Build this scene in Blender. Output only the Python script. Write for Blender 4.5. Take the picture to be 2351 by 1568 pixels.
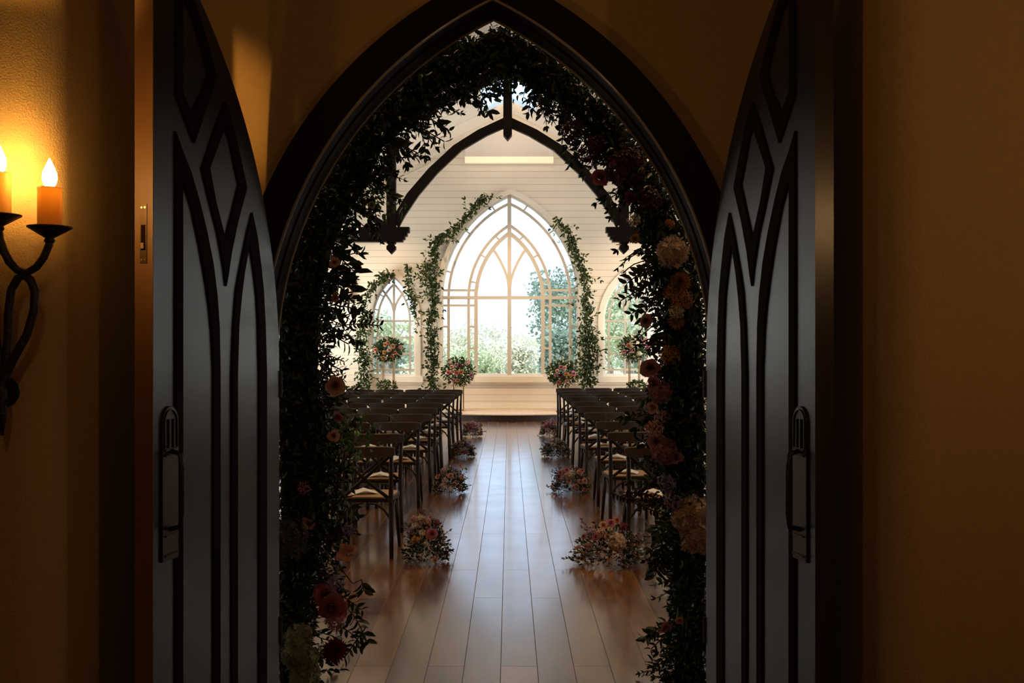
import bpy, math, random
import numpy as np
from mathutils import Vector, Matrix, Quaternion
random.seed(7); rng = np.random.default_rng(7)
PI = math.pi
for o in list(bpy.data.objects): bpy.data.objects.remove(o)
SC = bpy.context.scene
COL = SC.collection

# ------------------------------------------------------------------ camera, world, exposure
F = 2286.0; CX = 1169.0; CY = 784.0; EYE = 1.70
cam_d = bpy.data.cameras.new('camera'); cam = bpy.data.objects.new('camera', cam_d); COL.objects.link(cam)
cam.location = (0, 0, EYE); cam.rotation_euler = (PI/2, 0, 0)
cam_d.sensor_width = 36.0; cam_d.lens = F/2351*36.0
cam_d.shift_x = (1175.5-CX)/2351.0
cam_d.clip_end = 400
SC.camera = cam
SC.view_settings.view_transform = 'Standard'; SC.view_settings.look = 'None'
SC.view_settings.exposure = 0.0; SC.view_settings.gamma = 1.0
SC.view_settings.use_curve_mapping = False
SC.cycles.use_denoising = True
SC.cycles.max_bounces = 7; SC.cycles.diffuse_bounces = 4; SC.cycles.glossy_bounces = 3
SC.cycles.transparent_max_bounces = 8; SC.cycles.transmission_bounces = 4
SC.cycles.sample_clamp_indirect = 6.0
SC.cycles.caustics_reflective = False; SC.cycles.caustics_refractive = False

W = bpy.data.worlds.new('sky'); SC.world = W; W.use_nodes = True
bg = W.node_tree.nodes['Background']
bg.inputs[0].default_value = (0.62, 0.78, 1.0, 1); bg.inputs[1].default_value = 2.5

def area(name, loc, rot, sx, sy, power, col):
    l = bpy.data.lights.new(name, 'AREA'); l.shape = 'RECTANGLE'; l.size = sx; l.size_y = sy
    l.energy = power; l.color = col
    o = bpy.data.objects.new(name, l); o.location = loc; o.rotation_euler = rot; COL.objects.link(o); return o
def spot(name, loc, target, power, col, ang=70, r=.05):
    l = bpy.data.lights.new(name, 'SPOT'); l.energy = power; l.color = col; l.spot_size = math.radians(ang)
    l.spot_blend = .8; l.shadow_soft_size = r
    o = bpy.data.objects.new(name, l); o.location = loc
    o.rotation_euler = (Vector(target)-Vector(loc)).to_track_quat('-Z', 'Y').to_euler(); COL.objects.link(o); return o
NW = 4.9            # half width of the nave
def roof_h(x): return 7.0-.477*abs(x)
# daylight standing in the tall side windows of the nave (one lamp outside each pane)
SIDE_Y = (7.6, 11.4, 15.2, 19.6, 21.9)
for k, y in enumerate(SIDE_Y):
    for s in (-1, 1):
        area('daylight_side_window', (s*(NW+.38), y, 2.15), (0, s*PI/2, 0), 2.2, 1.1, (26, 21, 34, 210, 250)[k], (1, .94, .70) if k < 2 else (1, .94, .80))
# the sun stands high behind the building and lights the trees beyond the end wall
sl = bpy.data.lights.new('sun', 'SUN'); sl.energy = 6.0; sl.angle = math.radians(2); sl.color = (1, .96, .88)
sun = bpy.data.objects.new('sun', sl); sun.rotation_euler = Vector((0, .6, -.8)).to_track_quat('-Z', 'Y').to_euler(); COL.objects.link(sun)
# warm fill spots added under the nave ceiling above the rear rows
for x in (-1.6, 1.6):
    for y in (5.6, 9.5): spot('nave_downlight', (x, y, roof_h(x)-.06), (x*1.1, y+.3, 0), 220, (1, .62, .28), 72)
# warm ceiling spots over the stage
for x in (-.944, .944):
    spot('ceiling_spot', (x, 21.16, 6.50), (x*.5, 23.1, .9), 520, (1, .66, .32), 60)
for x in (-2.9, 2.9):
    spot('ceiling_spot', (x, 21.16, 5.57), (x*.9, 23.1, 1.0), 220, (1, .66, .32), 70)
spot('ceiling_spot', (0, 21.6, 6.85), (0, 23.2, 6.0), 40, (1, .62, .28), 100)

# accent downlight in the entry ceiling, grazing past the open left leaf onto the arch wall
spot('entry_downlight', (-2.0, .8, 3.72), (-1.38, 4.45, 2.72), 420, (1, .50, .12), 13, .03)

# ------------------------------------------------------------------ materials
def nodes(m):
    m.use_nodes = True; nt = m.node_tree; return nt, nt.nodes['Principled BSDF']
def mk(name, col, rough=.6, col2=None, scale=8.0, metal=0.0, spec=.5, bump=0.0, bscale=None, detail=4, emit=None, es=0.0, coat=0.0, sss=0.0, stretch=None, trans=0.0):
    m = bpy.data.materials.new(name); nt, b = nodes(m)
    b.inputs['Roughness'].default_value = rough; b.inputs['Metallic'].default_value = metal
    b.inputs['Specular IOR Level'].default_value = spec
    b.inputs['Coat Weight'].default_value = coat
    col = tuple(col)+(1,)
    if col2 is None: col2 = tuple(c*.82 for c in col[:3])
    tc = nt.nodes.new('ShaderNodeTexCoord'); mp = nt.nodes.new('ShaderNodeMapping')
    if stretch: mp.inputs['Scale'].default_value = stretch
    nt.links.new(tc.outputs['Object'], mp.inputs[0])
    n = nt.nodes.new('ShaderNodeTexNoise'); n.inputs['Scale'].default_value = scale; n.inputs['Detail'].default_value = detail
    nt.links.new(mp.outputs[0], n.inputs['Vector'])
    mx = nt.nodes.new('ShaderNodeMix'); mx.data_type = 'RGBA'
    mx.inputs[6].default_value = col; mx.inputs[7].default_value = tuple(col2)+(1,)
    nt.links.new(n.outputs[0], mx.inputs[0]); nt.links.new(mx.outputs[2], b.inputs['Base Color'])
    if bump:
        n2 = nt.nodes.new('ShaderNodeTexNoise'); n2.inputs['Scale'].default_value = bscale or scale*3; n2.inputs['Detail'].default_value = 6
        nt.links.new(mp.outputs[0], n2.inputs['Vector'])
        bp = nt.nodes.new('ShaderNodeBump'); bp.inputs['Strength'].default_value = bump; bp.inputs['Distance'].default_value = .01
        nt.links.new(n2.outputs[0], bp.inputs['Height']); nt.links.new(bp.outputs[0], b.inputs['Normal'])
    if emit: b.inputs['Emission Color'].default_value = tuple(emit)+(1,); b.inputs['Emission Strength'].default_value = es
    if sss: b.inputs['Subsurface Weight'].default_value = sss; b.inputs['Subsurface Radius'].default_value = (.05, .02, .008); b.inputs['Subsurface Scale'].default_value = .6
    if trans:
        out = nt.nodes['Material Output']; t = nt.nodes.new('ShaderNodeBsdfTranslucent'); ms = nt.nodes.new('ShaderNodeMixShader')
        ms.inputs[0].default_value = trans; nt.links.new(mx.outputs[2], t.inputs[0])
        nt.links.new(b.outputs[0], ms.inputs[1]); nt.links.new(t.outputs[0], ms.inputs[2]); nt.links.new(ms.outputs[0], out.inputs[0])
    return m

def board_mat(name, col, gap, axis, pitch, gapw=.006, rough=.55):
    """painted boards: a narrow gap every `pitch` along an axis, bumped"""
    m = bpy.data.materials.new(name); nt, b = nodes(m); L = nt.links
    b.inputs['Roughness'].default_value = rough
    tc = nt.nodes.new('ShaderNodeTexCoord'); sp = nt.nodes.new('ShaderNodeSeparateXYZ'); L.new(tc.outputs['Object'], sp.inputs[0])
    def M(op, a, bb=None, c=None):
        n = nt.nodes.new('ShaderNodeMath'); n.operation = op
        for i, v in enumerate((a, bb, c)):
            if v is None: continue
            if hasattr(v, 'links'): L.new(v, n.inputs[i])
            else: n.inputs[i].default_value = v
        return n.outputs[0]
    q = M('DIVIDE', sp.outputs[axis], pitch)
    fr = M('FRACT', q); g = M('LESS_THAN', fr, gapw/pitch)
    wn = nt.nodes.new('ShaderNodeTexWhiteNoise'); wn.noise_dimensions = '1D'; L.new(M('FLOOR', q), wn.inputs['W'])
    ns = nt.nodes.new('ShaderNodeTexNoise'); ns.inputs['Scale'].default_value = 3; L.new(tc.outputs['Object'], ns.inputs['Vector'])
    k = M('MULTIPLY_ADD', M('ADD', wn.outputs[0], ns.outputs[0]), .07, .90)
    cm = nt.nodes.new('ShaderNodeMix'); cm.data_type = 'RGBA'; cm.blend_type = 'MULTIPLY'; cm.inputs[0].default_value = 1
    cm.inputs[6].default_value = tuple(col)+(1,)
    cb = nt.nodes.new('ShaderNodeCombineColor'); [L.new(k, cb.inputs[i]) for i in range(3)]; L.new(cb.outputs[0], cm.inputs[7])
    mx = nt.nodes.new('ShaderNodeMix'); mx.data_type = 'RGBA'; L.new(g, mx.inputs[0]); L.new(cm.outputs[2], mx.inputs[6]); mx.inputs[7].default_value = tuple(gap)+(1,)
    L.new(mx.outputs[2], b.inputs['Base Color'])
    bp = nt.nodes.new('ShaderNodeBump'); bp.inputs['Distance'].default_value = .006; bp.inputs['Strength'].default_value = .8
    L.new(M('SUBTRACT', 1.0, g), bp.inputs['Height']); L.new(bp.outputs[0], b.inputs['Normal'])
    return m

def floor_mat():
    m = bpy.data.materials.new('dark_plank_floor'); nt, b = nodes(m); L = nt.links
    tc = nt.nodes.new('ShaderNodeTexCoord'); mp = nt.nodes.new('ShaderNodeMapping')
    mp.inputs['Rotation'].default_value = (0, 0, PI/2); mp.inputs['Location'].default_value = (0, .044, 0)
    L.new(tc.outputs['Object'], mp.inputs[0])
    br = nt.nodes.new('ShaderNodeTexBrick'); br.offset = .37; br.offset_frequency = 2; br.squash = 1
    br.inputs['Scale'].default_value = 1; br.inputs['Brick Width'].default_value = 2.2; br.inputs['Row Height'].default_value = .191
    br.inputs['Mortar Size'].default_value = .0022; br.inputs['Mortar Smooth'].default_value = .1; br.inputs['Bias'].default_value = 0
    br.inputs['Color1'].default_value = (.190, .078, .014, 1); br.inputs['Color2'].default_value = (.075, .028, .007, 1); br.inputs['Mortar'].default_value = (.09, .06, .045, 1)
    L.new(mp.outputs[0], br.inputs['Vector'])
    mp2 = nt.nodes.new('ShaderNodeMapping'); mp2.inputs['Scale'].default_value = (9, 1.2, 1); L.new(tc.outputs['Object'], mp2.inputs[0])
    n = nt.nodes.new('ShaderNodeTexNoise'); n.inputs['Scale'].default_value = 2.2; n.inputs['Detail'].default_value = 8; L.new(mp2.outputs[0], n.inputs['Vector'])
    mx = nt.nodes.new('ShaderNodeMix'); mx.data_type = 'RGBA'; mx.blend_type = 'MULTIPLY'; mx.inputs[0].default_value = .8
    rp = nt.nodes.new('ShaderNodeValToRGB'); rp.color_ramp.elements[0].position = .3; rp.color_ramp.elements[0].color = (.35, .3, .26, 1); rp.color_ramp.elements[1].position = .7; rp.color_ramp.elements[1].color = (1.5, 1.35, 1.2, 1)
    L.new(n.outputs[0], rp.inputs[0]); L.new(br.outputs[0], mx.inputs[6]); L.new(rp.outputs[0], mx.inputs[7]); L.new(mx.outputs[2], b.inputs['Base Color'])
    n2 = nt.nodes.new('ShaderNodeTexNoise'); n2.inputs['Scale'].default_value = 3.0; n2.inputs['Detail'].default_value = 6; L.new(tc.outputs['Object'], n2.inputs['Vector'])
    mr = nt.nodes.new('ShaderNodeMapRange'); mr.inputs[3].default_value = .15; mr.inputs[4].default_value = .30; L.new(n2.outputs[0], mr.inputs[0]); ro = nt.nodes.new('ShaderNodeMix'); L.new(br.outputs[1], ro.inputs[0]); L.new(mr.outputs[0], ro.inputs[2]); ro.inputs[3].default_value = .6; L.new(ro.outputs[0], b.inputs['Roughness'])
    cw = nt.nodes.new('ShaderNodeMapRange'); cw.inputs[3].default_value = .5; cw.inputs[4].default_value = 0.0; L.new(br.outputs[1], cw.inputs[0]); L.new(cw.outputs[0], b.inputs['Coat Weight'])
    # cross-grain hand scraping ripple + plank joints
    mp3 = nt.nodes.new('ShaderNodeMapping'); mp3.inputs['Scale'].default_value = (2.5, 14, 1); L.new(tc.outputs['Object'], mp3.inputs[0])
    n3 = nt.nodes.new('ShaderNodeTexNoise'); n3.inputs['Scale'].default_value = 1.5; n3.inputs['Detail'].default_value = 4; L.new(mp3.outputs[0], n3.inputs['Vector'])
    b1 = nt.nodes.new('ShaderNodeBump'); b1.inputs['Strength'].default_value = .12; b1.inputs['Distance'].default_value = .004; L.new(n3.outputs[0], b1.inputs['Height'])
    b2 = nt.nodes.new('ShaderNodeBump'); b2.invert = True; b2.inputs['Strength'].default_value = .7; b2.inputs['Distance'].default_value = .004
    L.new(br.outputs[1], b2.inputs['Height']); L.new(b1.outputs[0], b2.inputs['Normal']); L.new(b2.outputs[0], b.inputs['Normal'])
    b.inputs['Specular IOR Level'].default_value = .5; b.inputs['Coat Roughness'].default_value = .125
    return m

def glass_mat():
    m = bpy.data.materials.new('window_glass'); m.use_nodes = True; nt = m.node_tree; nt.nodes.clear()
    out = nt.nodes.new('ShaderNodeOutputMaterial'); t = nt.nodes.new('ShaderNodeBsdfTransparent'); g = nt.nodes.new('ShaderNodeBsdfGlossy')
    g.inputs['Roughness'].default_value = .03; mx = nt.nodes.new('ShaderNodeMixShader'); mx.inputs[0].default_value = .05
    t.inputs[0].default_value = (.97, .985, 1, 1)
    nt.links.new(t.outputs[0], mx.inputs[1]); nt.links.new(g.outputs[0], mx.inputs[2]); nt.links.new(mx.outputs[0], out.inputs[0]); return m

WALLW = board_mat('cream_shiplap', (.70, .62, .52), (.33, .26, .19), 2, .153)  # gap colour darkened: the shade of the board grooves is painted in
CEILM = board_mat('cream_ceiling_boards', (.74, .68, .60), (.36, .29, .22), 1, 1.15, .02)
CREAM = mk('cream_trim_paint', (.76, .69, .60), .5, (.72, .65, .55))
SASH = mk('window_sash_paint', (.52, .45, .37), .5, (.48, .42, .34))
PANELW = mk('plain_white_panel', (.72, .69, .68), .6, (.68, .64, .62))
PLAST = mk('ochre_plaster', (.46, .31, .14), .92, (.38, .25, .11), 30, bump=.5, bscale=160, spec=.2)
FLOORM = floor_mat()
DARK = mk('black_brown_casing', (.012, .003, .003), .6, (.008, .003, .003), 3, stretch=(20, 20, 1), bump=.1, spec=.15)
BEAD = mk('varnished_bead', (.26, .21, .15), .22, (.2, .16, .11), 12, coat=1.0)  # pale tone puts the edge reflection into the colour
DOORM = mk('dark_varnished_door', (.030, .017, .009), .24, (.020, .011, .006), 2.2, stretch=(14, 14, .8), bump=.08, bscale=60, spec=.6)
DOORE = mk('door_edge_wood', (.19, .085, .022), .5, (.14, .06, .017), 6, stretch=(8, 8, 1))  # candlelight on the left lock edge put into a paler wood tone
RECESS_SHADE = mk('matt_black_moulding', (.012, .004, .004), .85, spec=.1)  # shade of the unreflecting panel recesses, put into a matt black
TRUSS = mk('dark_stained_beam', (.018, .009, .006), .6, (.012, .006, .004), 5, spec=.2, stretch=(2, 8, 2), bump=.2)
IRON = mk('black_iron', (.025, .020, .018), .45, (.05, .04, .035), 40, metal=.7, bump=.4, bscale=70)
BRASSD = mk('aged_bronze', (.10, .065, .035), .4, (.05, .03, .02), 30, metal=.8)
STEEL = mk('bright_screw', (.7, .6, .5), .25, metal=1.0)
GOLD = mk('gold_metal', (.62, .40, .15), .32, (.5, .31, .1), 10, metal=.9)
WAX = mk('amber_candle_sleeve', (.92, .62, .20), .45, (.88, .56, .17), 10, trans=.7)
FLAME = mk('lit_flame_bulb', (1, .8, .5), .4, emit=(1, .54, .14), es=150)
BULB = mk('lit_chandelier_bulb', (1, .7, .4), .4, emit=(1, .50, .12), es=15)
LAMPD = mk('lit_downlight', (1, .9, .8), .4, emit=(1, .86, .68), es=4)
COVE = mk('lit_cream_ledge', (.95, .85, .65), .5, emit=(1, .80, .48), es=.35)
CHW = mk('dark_walnut_chair', (.034, .016, .008), .5, (.022, .010, .005), 6, spec=.3, stretch=(3, 3, 12), bump=.1)
RAILM = mk('worn_walnut_rail', (.075, .042, .020), .45, (.045, .024, .012), 8, stretch=(10, 2, 2), bump=.2)  # lighter than the chair wood: light on the rails put into the colour
SEATM = mk('woven_rattan_seat', (.46, .25, .075), .5, (.36, .19, .055), 60, bump=.5, bscale=220)
PAPER = mk('cream_paper', (.82, .74, .66), .7, (.78, .70, .62), 10)
STAGEM = board_mat('pale_stage_boards', (.50, .36, .25), (.3, .2, .12), 0, .14, .004, .45)
RISER = mk('dark_stage_riser', (.03, .012, .008), .5)
GLASS = glass_mat()
FROST = bpy.data.materials.new('frosted_skylight'); FROST.use_nodes = True; _n = FROST.node_tree; _n.nodes.clear()
_t = _n.nodes.new('ShaderNodeBsdfTranslucent'); _t.inputs[0].default_value = (.62, .74, .84, 1); _o = _n.nodes.new('ShaderNodeOutputMaterial'); _n.links.new(_t.outputs[0], _o.inputs[0])
CORE = mk('dark_moss_core', (.012, .010, .006), .95, spec=.05)  # for the added core that stops light passing through the garland
LEAF_A = mk('deep_green_leaf', (.030, .052, .015), .42, (.014, .026, .009), 5, trans=.18, spec=.5)
LEAF_B = mk('fresh_green_leaf', (.09, .17, .025), .42, (.05, .10, .02), 5, trans=.35)
LEAF_C = mk('plum_dark_leaf', (.025, .012, .016), .5, (.015, .008, .010), 5, trans=.10, spec=.3)
VINE = mk('smilax_leaf', (.050, .080, .016), .55, (.010, .018, .005), 5, trans=.3, spec=.3)
STEM = mk('brown_twig', (.07, .045, .02), .7)
GSTEM = mk('green_stem', (.20, .25, .08), .6)
TREE_A = mk('pale_outdoor_foliage', (.60, .64, .44), .8, (.42, .48, .30), .6, spec=.1, trans=.3)  # lightened: outdoor haze put into the colour
TREE_B = mk('blue_green_outdoor_foliage', (.30, .37, .30), .8, (.20, .27, .20), .5, spec=.1, trans=.3)  # desaturated in the colour to look hazy
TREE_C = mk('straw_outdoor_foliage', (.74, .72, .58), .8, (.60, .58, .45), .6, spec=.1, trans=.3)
BARK = mk('grey_bark', (.26, .22, .18), .9)
GROUND = mk('pale_meadow', (.46, .50, .30), .95, (.36, .42, .24), .3, spec=.05)
FC = {'blush': (.74, .40, .32), 'peach': (.62, .30, .18), 'coral': (.64, .20, .14), 'amber': (.55, .24, .06), 'mauve': (.50, .24, .26), 'plum': (.10, .018, .035),
      'wine': (.20, .02, .035), 'pink': (.62, .20, .27), 'cream': (.80, .70, .50), 'rose': (.50, .14, .17), 'green': (.40, .44, .28), 'grey': (.13, .11, .12), 'beige': (.72, .52, .40), 'lilac': (.36, .26, .40), 'ochre': (.50, .24, .06)}
FM = {k: mk('petal_'+k, v, .6, tuple(c*.5 for c in v), 7, trans=.2, spec=.3) for k, v in FC.items()}

# ------------------------------------------------------------------ geometry helpers
ORG = {}
def P(px, py, d): return Vector(((px-CX)/F*d, d, EYE-(py-CY)/F*d))
def tag(o, label=None, cat=None, group=None, kind=None):
    if label: o['label'] = label
    if cat: o['category'] = cat
    if group: o['group'] = group
    if kind: o['kind'] = kind
    return o
def empty(name, loc, label=None, cat=None, group=None, rz=0, kind=None):
    o = bpy.data.objects.new(name, None); COL.objects.link(o); o.location = loc; o.rotation_euler = (0, 0, rz)
    o.empty_display_size = .1
    ORG[o.name] = Vector(loc); return tag(o, label, cat, group, kind)
def link(name, me, parent=None, world=True, origin=None):
    """mesh in world coordinates (world=True) or in the parent's own"""
    o = bpy.data.objects.new(name, me); COL.objects.link(o)
    if parent is not None:
        o.parent = parent
        if world:
            org = ORG.get(parent.name, Vector()); me.transform(Matrix.Translation(-org))
        ORG[o.name] = ORG.get(parent.name, Vector())
    elif origin is not None:
        me.transform(Matrix.Translation(-Vector(origin))); o.location = origin; ORG[o.name] = Vector(origin)
    else: ORG[o.name] = Vector()
    return o
def smooth(me, v=True):
    me.polygons.foreach_set('use_smooth', [v]*len(me.polygons))
class MB:
    def __init__(s): s.v = []; s.f = []
    def add(s, vs, fs):
        k = len(s.v); s.v += [tuple(v) for v in vs]; s.f += [tuple(i+k for i in f) for f in fs]; return s
    def box(s, x0, x1, y0, y1, z0, z1):
        return s.add([(x0,y0,z0),(x1,y0,z0),(x1,y1,z0),(x0,y1,z0),(x0,y0,z1),(x1,y0,z1),(x1,y1,z1),(x0,y1,z1)],
                     [(0,3,2,1),(4,5,6,7),(0,1,5,4),(1,2,6,5),(2,3,7,6),(3,0,4,7)])
    def prism(s, pts, y0, y1):
        n = len(pts); vs = [(x, y0, z) for x, z in pts]+[(x, y1, z) for x, z in pts]
        fs = [tuple(range(n)), tuple(range(2*n-1, n-1, -1))]+[(i, i+n, (i+1) % n+n, (i+1) % n) for i in range(n)]
        return s.add(vs, fs)
    def tube(s, pts, r, n=8, cap=True, flat=1.0):
        pts = [Vector(p) for p in pts]; m = len(pts); rs = r if hasattr(r, '__len__') else [r]*m
        up = None; vs = []
        for i, p in enumerate(pts):
            t = (pts[min(i+1, m-1)]-pts[max(i-1, 0)]).normalized()
            if up is None:
                a = Vector((0, 0, 1)) if abs(t.z) < .9 else Vector((1, 0, 0))
                up = (a-t*a.dot(t)).normalized()
            else:
                up = (up-t*up.dot(t)); up = up.normalized() if up.length > 1e-6 else Vector((1, 0, 0))
            q = t.cross(up)
            for k in range(n):
                an = 2*PI*k/n; vs.append(p+up*math.cos(an)*rs[i]+q*math.sin(an)*rs[i]*flat)
        fs = [(i*n+k, i*n+(k+1) % n, (i+1)*n+(k+1) % n, (i+1)*n+k) for i in range(m-1) for k in range(n)]
        if cap: fs += [tuple(range(n-1, -1, -1)), tuple((m-1)*n+k for k in range(n))]
        return s.add(vs, fs)
    def strip(s, pts, w, y0, y1, close=False):
        s.k = getattr(s, 'k', 0)+1; y0 -= s.k*.0006; y1 += s.k*.0006
        """rectangular bar following a polyline of (x, z)"""
        m = len(pts); vs = []
        for i in range(m):
            a = pts[(i-1) % m if close else max(i-1, 0)]; b = pts[(i+1) % m if close else min(i+1, m-1)]
            dx, dz = b[0]-a[0], b[1]-a[1]; l = math.hypot(dx, dz) or 1; nx, nz = -dz/l*w/2, dx/l*w/2
            x, z = pts[i]
            vs += [(x+nx, y0, z+nz), (x-nx, y0, z-nz), (x-nx, y1, z-nz), (x+nx, y1, z+nz)]
        fs = []
        for i in range(m if close else m-1):
            j = (i+1) % m
            for k in range(4): fs.append((i*4+k, i*4+(k+1) % 4, j*4+(k+1) % 4, j*4+k))
        if not close: fs += [(3, 2, 1, 0), tuple((m-1)*4+k for k in range(4))]
        return s.add(vs, fs)
    def lathe(s, prof, c=(0, 0, 0), n=16):
        vs = [(c[0]+r*math.cos(2*PI*k/n), c[1]+r*math.sin(2*PI*k/n), c[2]+z) for r, z in prof for k in range(n)]
        m = len(prof)
        fs = [(i*n+k, i*n+(k+1) % n, (i+1)*n+(k+1) % n, (i+1)*n+k) for i in range(m-1) for k in range(n)]
        fs += [tuple(range(n-1, -1, -1)), tuple((m-1)*n+k for k in range(n))]
        return s.add(vs, fs)
    def mesh(s, name, sm=False):
        me = bpy.data.meshes.new(name); me.from_pydata(s.v, [], s.f); me.validate()
        import bmesh
        b = bmesh.new(); b.from_mesh(me); bmesh.ops.recalc_face_normals(b, faces=b.faces); b.to_mesh(me); b.free()
        if sm: smooth(me)
        return me
    def build(s, name, mat, parent=None, sm=False, world=True, origin=None):
        me = s.mesh(name, sm); me.materials.append(mat); return link(name, me, parent, world, origin)
def flat(name, loops, y0, y1, mat, parent=None, world=True, bevel=0, origin=None):
    """filled outline with holes in the XZ plane, between y0 and y1"""
    cu = bpy.data.curves.new(name, 'CURVE'); cu.dimensions = '2D'; cu.fill_mode = 'BOTH'; cu.extrude = abs(y1-y0)/2-bevel
    if bevel: cu.bevel_depth = bevel; cu.bevel_resolution = 1; cu.offset = -bevel
    for lp in loops:
        sp = cu.splines.new('POLY'); sp.points.add(len(lp)-1)
        for i, (x, z) in enumerate(lp): sp.points[i].co = (x, z, 0, 1)
        sp.use_cyclic_u = True
    t = bpy.data.objects.new('t', cu); COL.objects.link(t); bpy.context.view_layer.update()
    me = bpy.data.meshes.new_from_object(t.evaluated_get(bpy.context.evaluated_depsgraph_get()))
    bpy.data.objects.remove(t); bpy.data.curves.remove(cu)
    me.name = name; me.transform(Matrix(((1,0,0,0),(0,0,1,(y0+y1)/2),(0,1,0,0),(0,0,0,1)))); me.flip_normals()
    me.materials.clear(); me.materials.append(mat)
    return link(name, me, parent, world, origin)

def arch(cx, a, zs, R, z0, n=28, seg=None):
    """closed pointed-arch outline from z0: half width a, springing zs, radius R"""
    pts = [(cx-a, z0)]; te = math.acos((R-a)/R)
    L = [(cx-a+R-R*math.cos(te*i/n), zs+R*math.sin(te*i/n)) for i in range(n+1)]
    pts += L; pts += [(2*cx-x, z) for x, z in reversed(L[:-1])]; pts.append((cx+a, z0)); return pts
def archR(a, h): return (a*a+h*h)/(2*a)

def leafmesh(name, pos, dirs, size, mat, width=.42, curl=.18, jitter=True):
    """many folded leaves in one mesh; pos, dirs (N,3), size (N,)"""
    pos = np.asarray(pos, float); N = len(pos); d = np.asarray(dirs, float); d /= np.linalg.norm(d, axis=1)[:, None]+1e-9
    r = rng.normal(size=(N, 3)); sd = np.cross(d, r); sd /= np.linalg.norm(sd, axis=1)[:, None]+1e-9
    up = np.cross(sd, d); s = np.asarray(size, float)[:, None]
    def pt(a, b, c): return pos+d*s*a+sd*s*b+up*s*c
    w = width/2
    V = np.stack([pt(0, 0, 0), pt(.3, w*.9, curl*.5), pt(.7, w*.75, curl*.35), pt(1, 0, -curl*.6), pt(.7, -w*.75, curl*.35), pt(.3, -w*.9, curl*.5), pt(.5, 0, 0)], 1).reshape(-1, 3)
    base = (np.arange(N)*7)[:, None]
    q = np.array([[0, 6, 2, 1], [6, 3, 2, 2], [0, 5, 4, 6], [6, 4, 3, 3]])
    # quads for the inner halves, triangles at the tip
    loops = []; starts = []; tot = []
    Q1 = base+np.array([0, 6, 2, 1]); T1 = base+np.array([6, 3, 2]); Q2 = base+np.array([0, 5, 4, 6]); T2 = base+np.array([6, 4, 3])
    allf = np.concatenate([Q1, T1, Q2, T2], 1).reshape(-1)
    me = bpy.data.meshes.new(name); me.vertices.add(len(V)); me.vertices.foreach_set('co', V.reshape(-1).astype(np.float32))
    me.loops.add(len(allf)); me.loops.foreach_set('vertex_index', allf.astype(np.int32))
    me.polygons.add(N*4); lt = np.tile(np.array([4, 3, 4, 3]), N); ls = np.concatenate([[0], np.cumsum(lt)[:-1]])
    me.polygons.foreach_set('loop_start', ls.astype(np.int32)); me.polygons.foreach_set('loop_total', lt.astype(np.int32))
    me.update(calc_edges=True); me.materials.append(mat); smooth(me); return me
def rdir(n): v = rng.normal(size=(n, 3)); return v/np.linalg.norm(v, axis=1)[:, None]

# ------------------------------------------------------------------ the shell
RIDGE = 7.0; SL = .477; YB = 23.2
def roofz(x): return RIDGE-SL*abs(x)
def struct(o): o['kind'] = 'structure'; return o
struct(MB().box(-5.2, 5.2, -2.6, YB+.2, -.1, 0).build('floor', FLOORM))
# end wall with three pointed windows
S2 = YB/F
def wx(px): return (px-CX)*S2
def wz(py): return EYE-(py-CY)*S2
BA, BZ, BH, BZ0 = 158.5*S2, wz(684), 238*S2, wz(864)
big = arch(wx(1171), BA, BZ, archR(BA, BH), BZ0)
SA, SZ, SH = 50.5*S2, wz(736), 103*S2
sml = [arch(wx(c), SA, SZ, archR(SA, SH), BZ0) for c in (903.5, 1435.5)]
gable = [(-NW-.2, 0), (NW+.2, 0), (NW+.2, roofz(NW+.2)+.25), (0, RIDGE+.25), (-NW-.2, roofz(NW+.2)+.25)]
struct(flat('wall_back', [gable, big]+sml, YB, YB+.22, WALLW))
# nave side walls, with openings for the tall side windows
for s, nm in ((-1, 'left'), (1, 'right')):
    m = MB(); xi, xo = sorted((s*NW, s*(NW+.2))); ys = [4.67]
    for y in SIDE_Y: ys += [y-.55, y+.55]
    ys.append(YB)
    for i in range(0, len(ys), 2): m.box(xi, xo, ys[i], ys[i+1], 0, roofz(NW)+.1)
    for y in SIDE_Y: m.box(xi, xo, y-.55, y+.55, 0, 1.0); m.box(xi, xo, y-.55, y+.55, 3.3, roofz(NW)+.1)
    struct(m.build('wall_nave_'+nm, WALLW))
wn = 4
for y in SIDE_Y:
    for s in (-1, 1):
        w = empty('window_%d' % wn, (s*NW, y, 1.0), kind='structure'); wn += 1
        m = MB()
        for z in (1.0, 2.1, 3.25): m.box(s*(NW+.06)-.02, s*(NW+.06)+.02, y-.55, y+.55, z, z+.05)
        for yy in (-.55, -.02, .51): m.box(s*(NW+.06)-.02, s*(NW+.06)+.02, y+yy, y+yy+.04, 1.0, 3.3)
        m.build('window_frame', SASH, w); MB().box(s*(NW+.1)-.003, s*(NW+.1)+.003, y-.55, y+.55, 1.0, 3.3).build('pane', GLASS, w)
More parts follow.
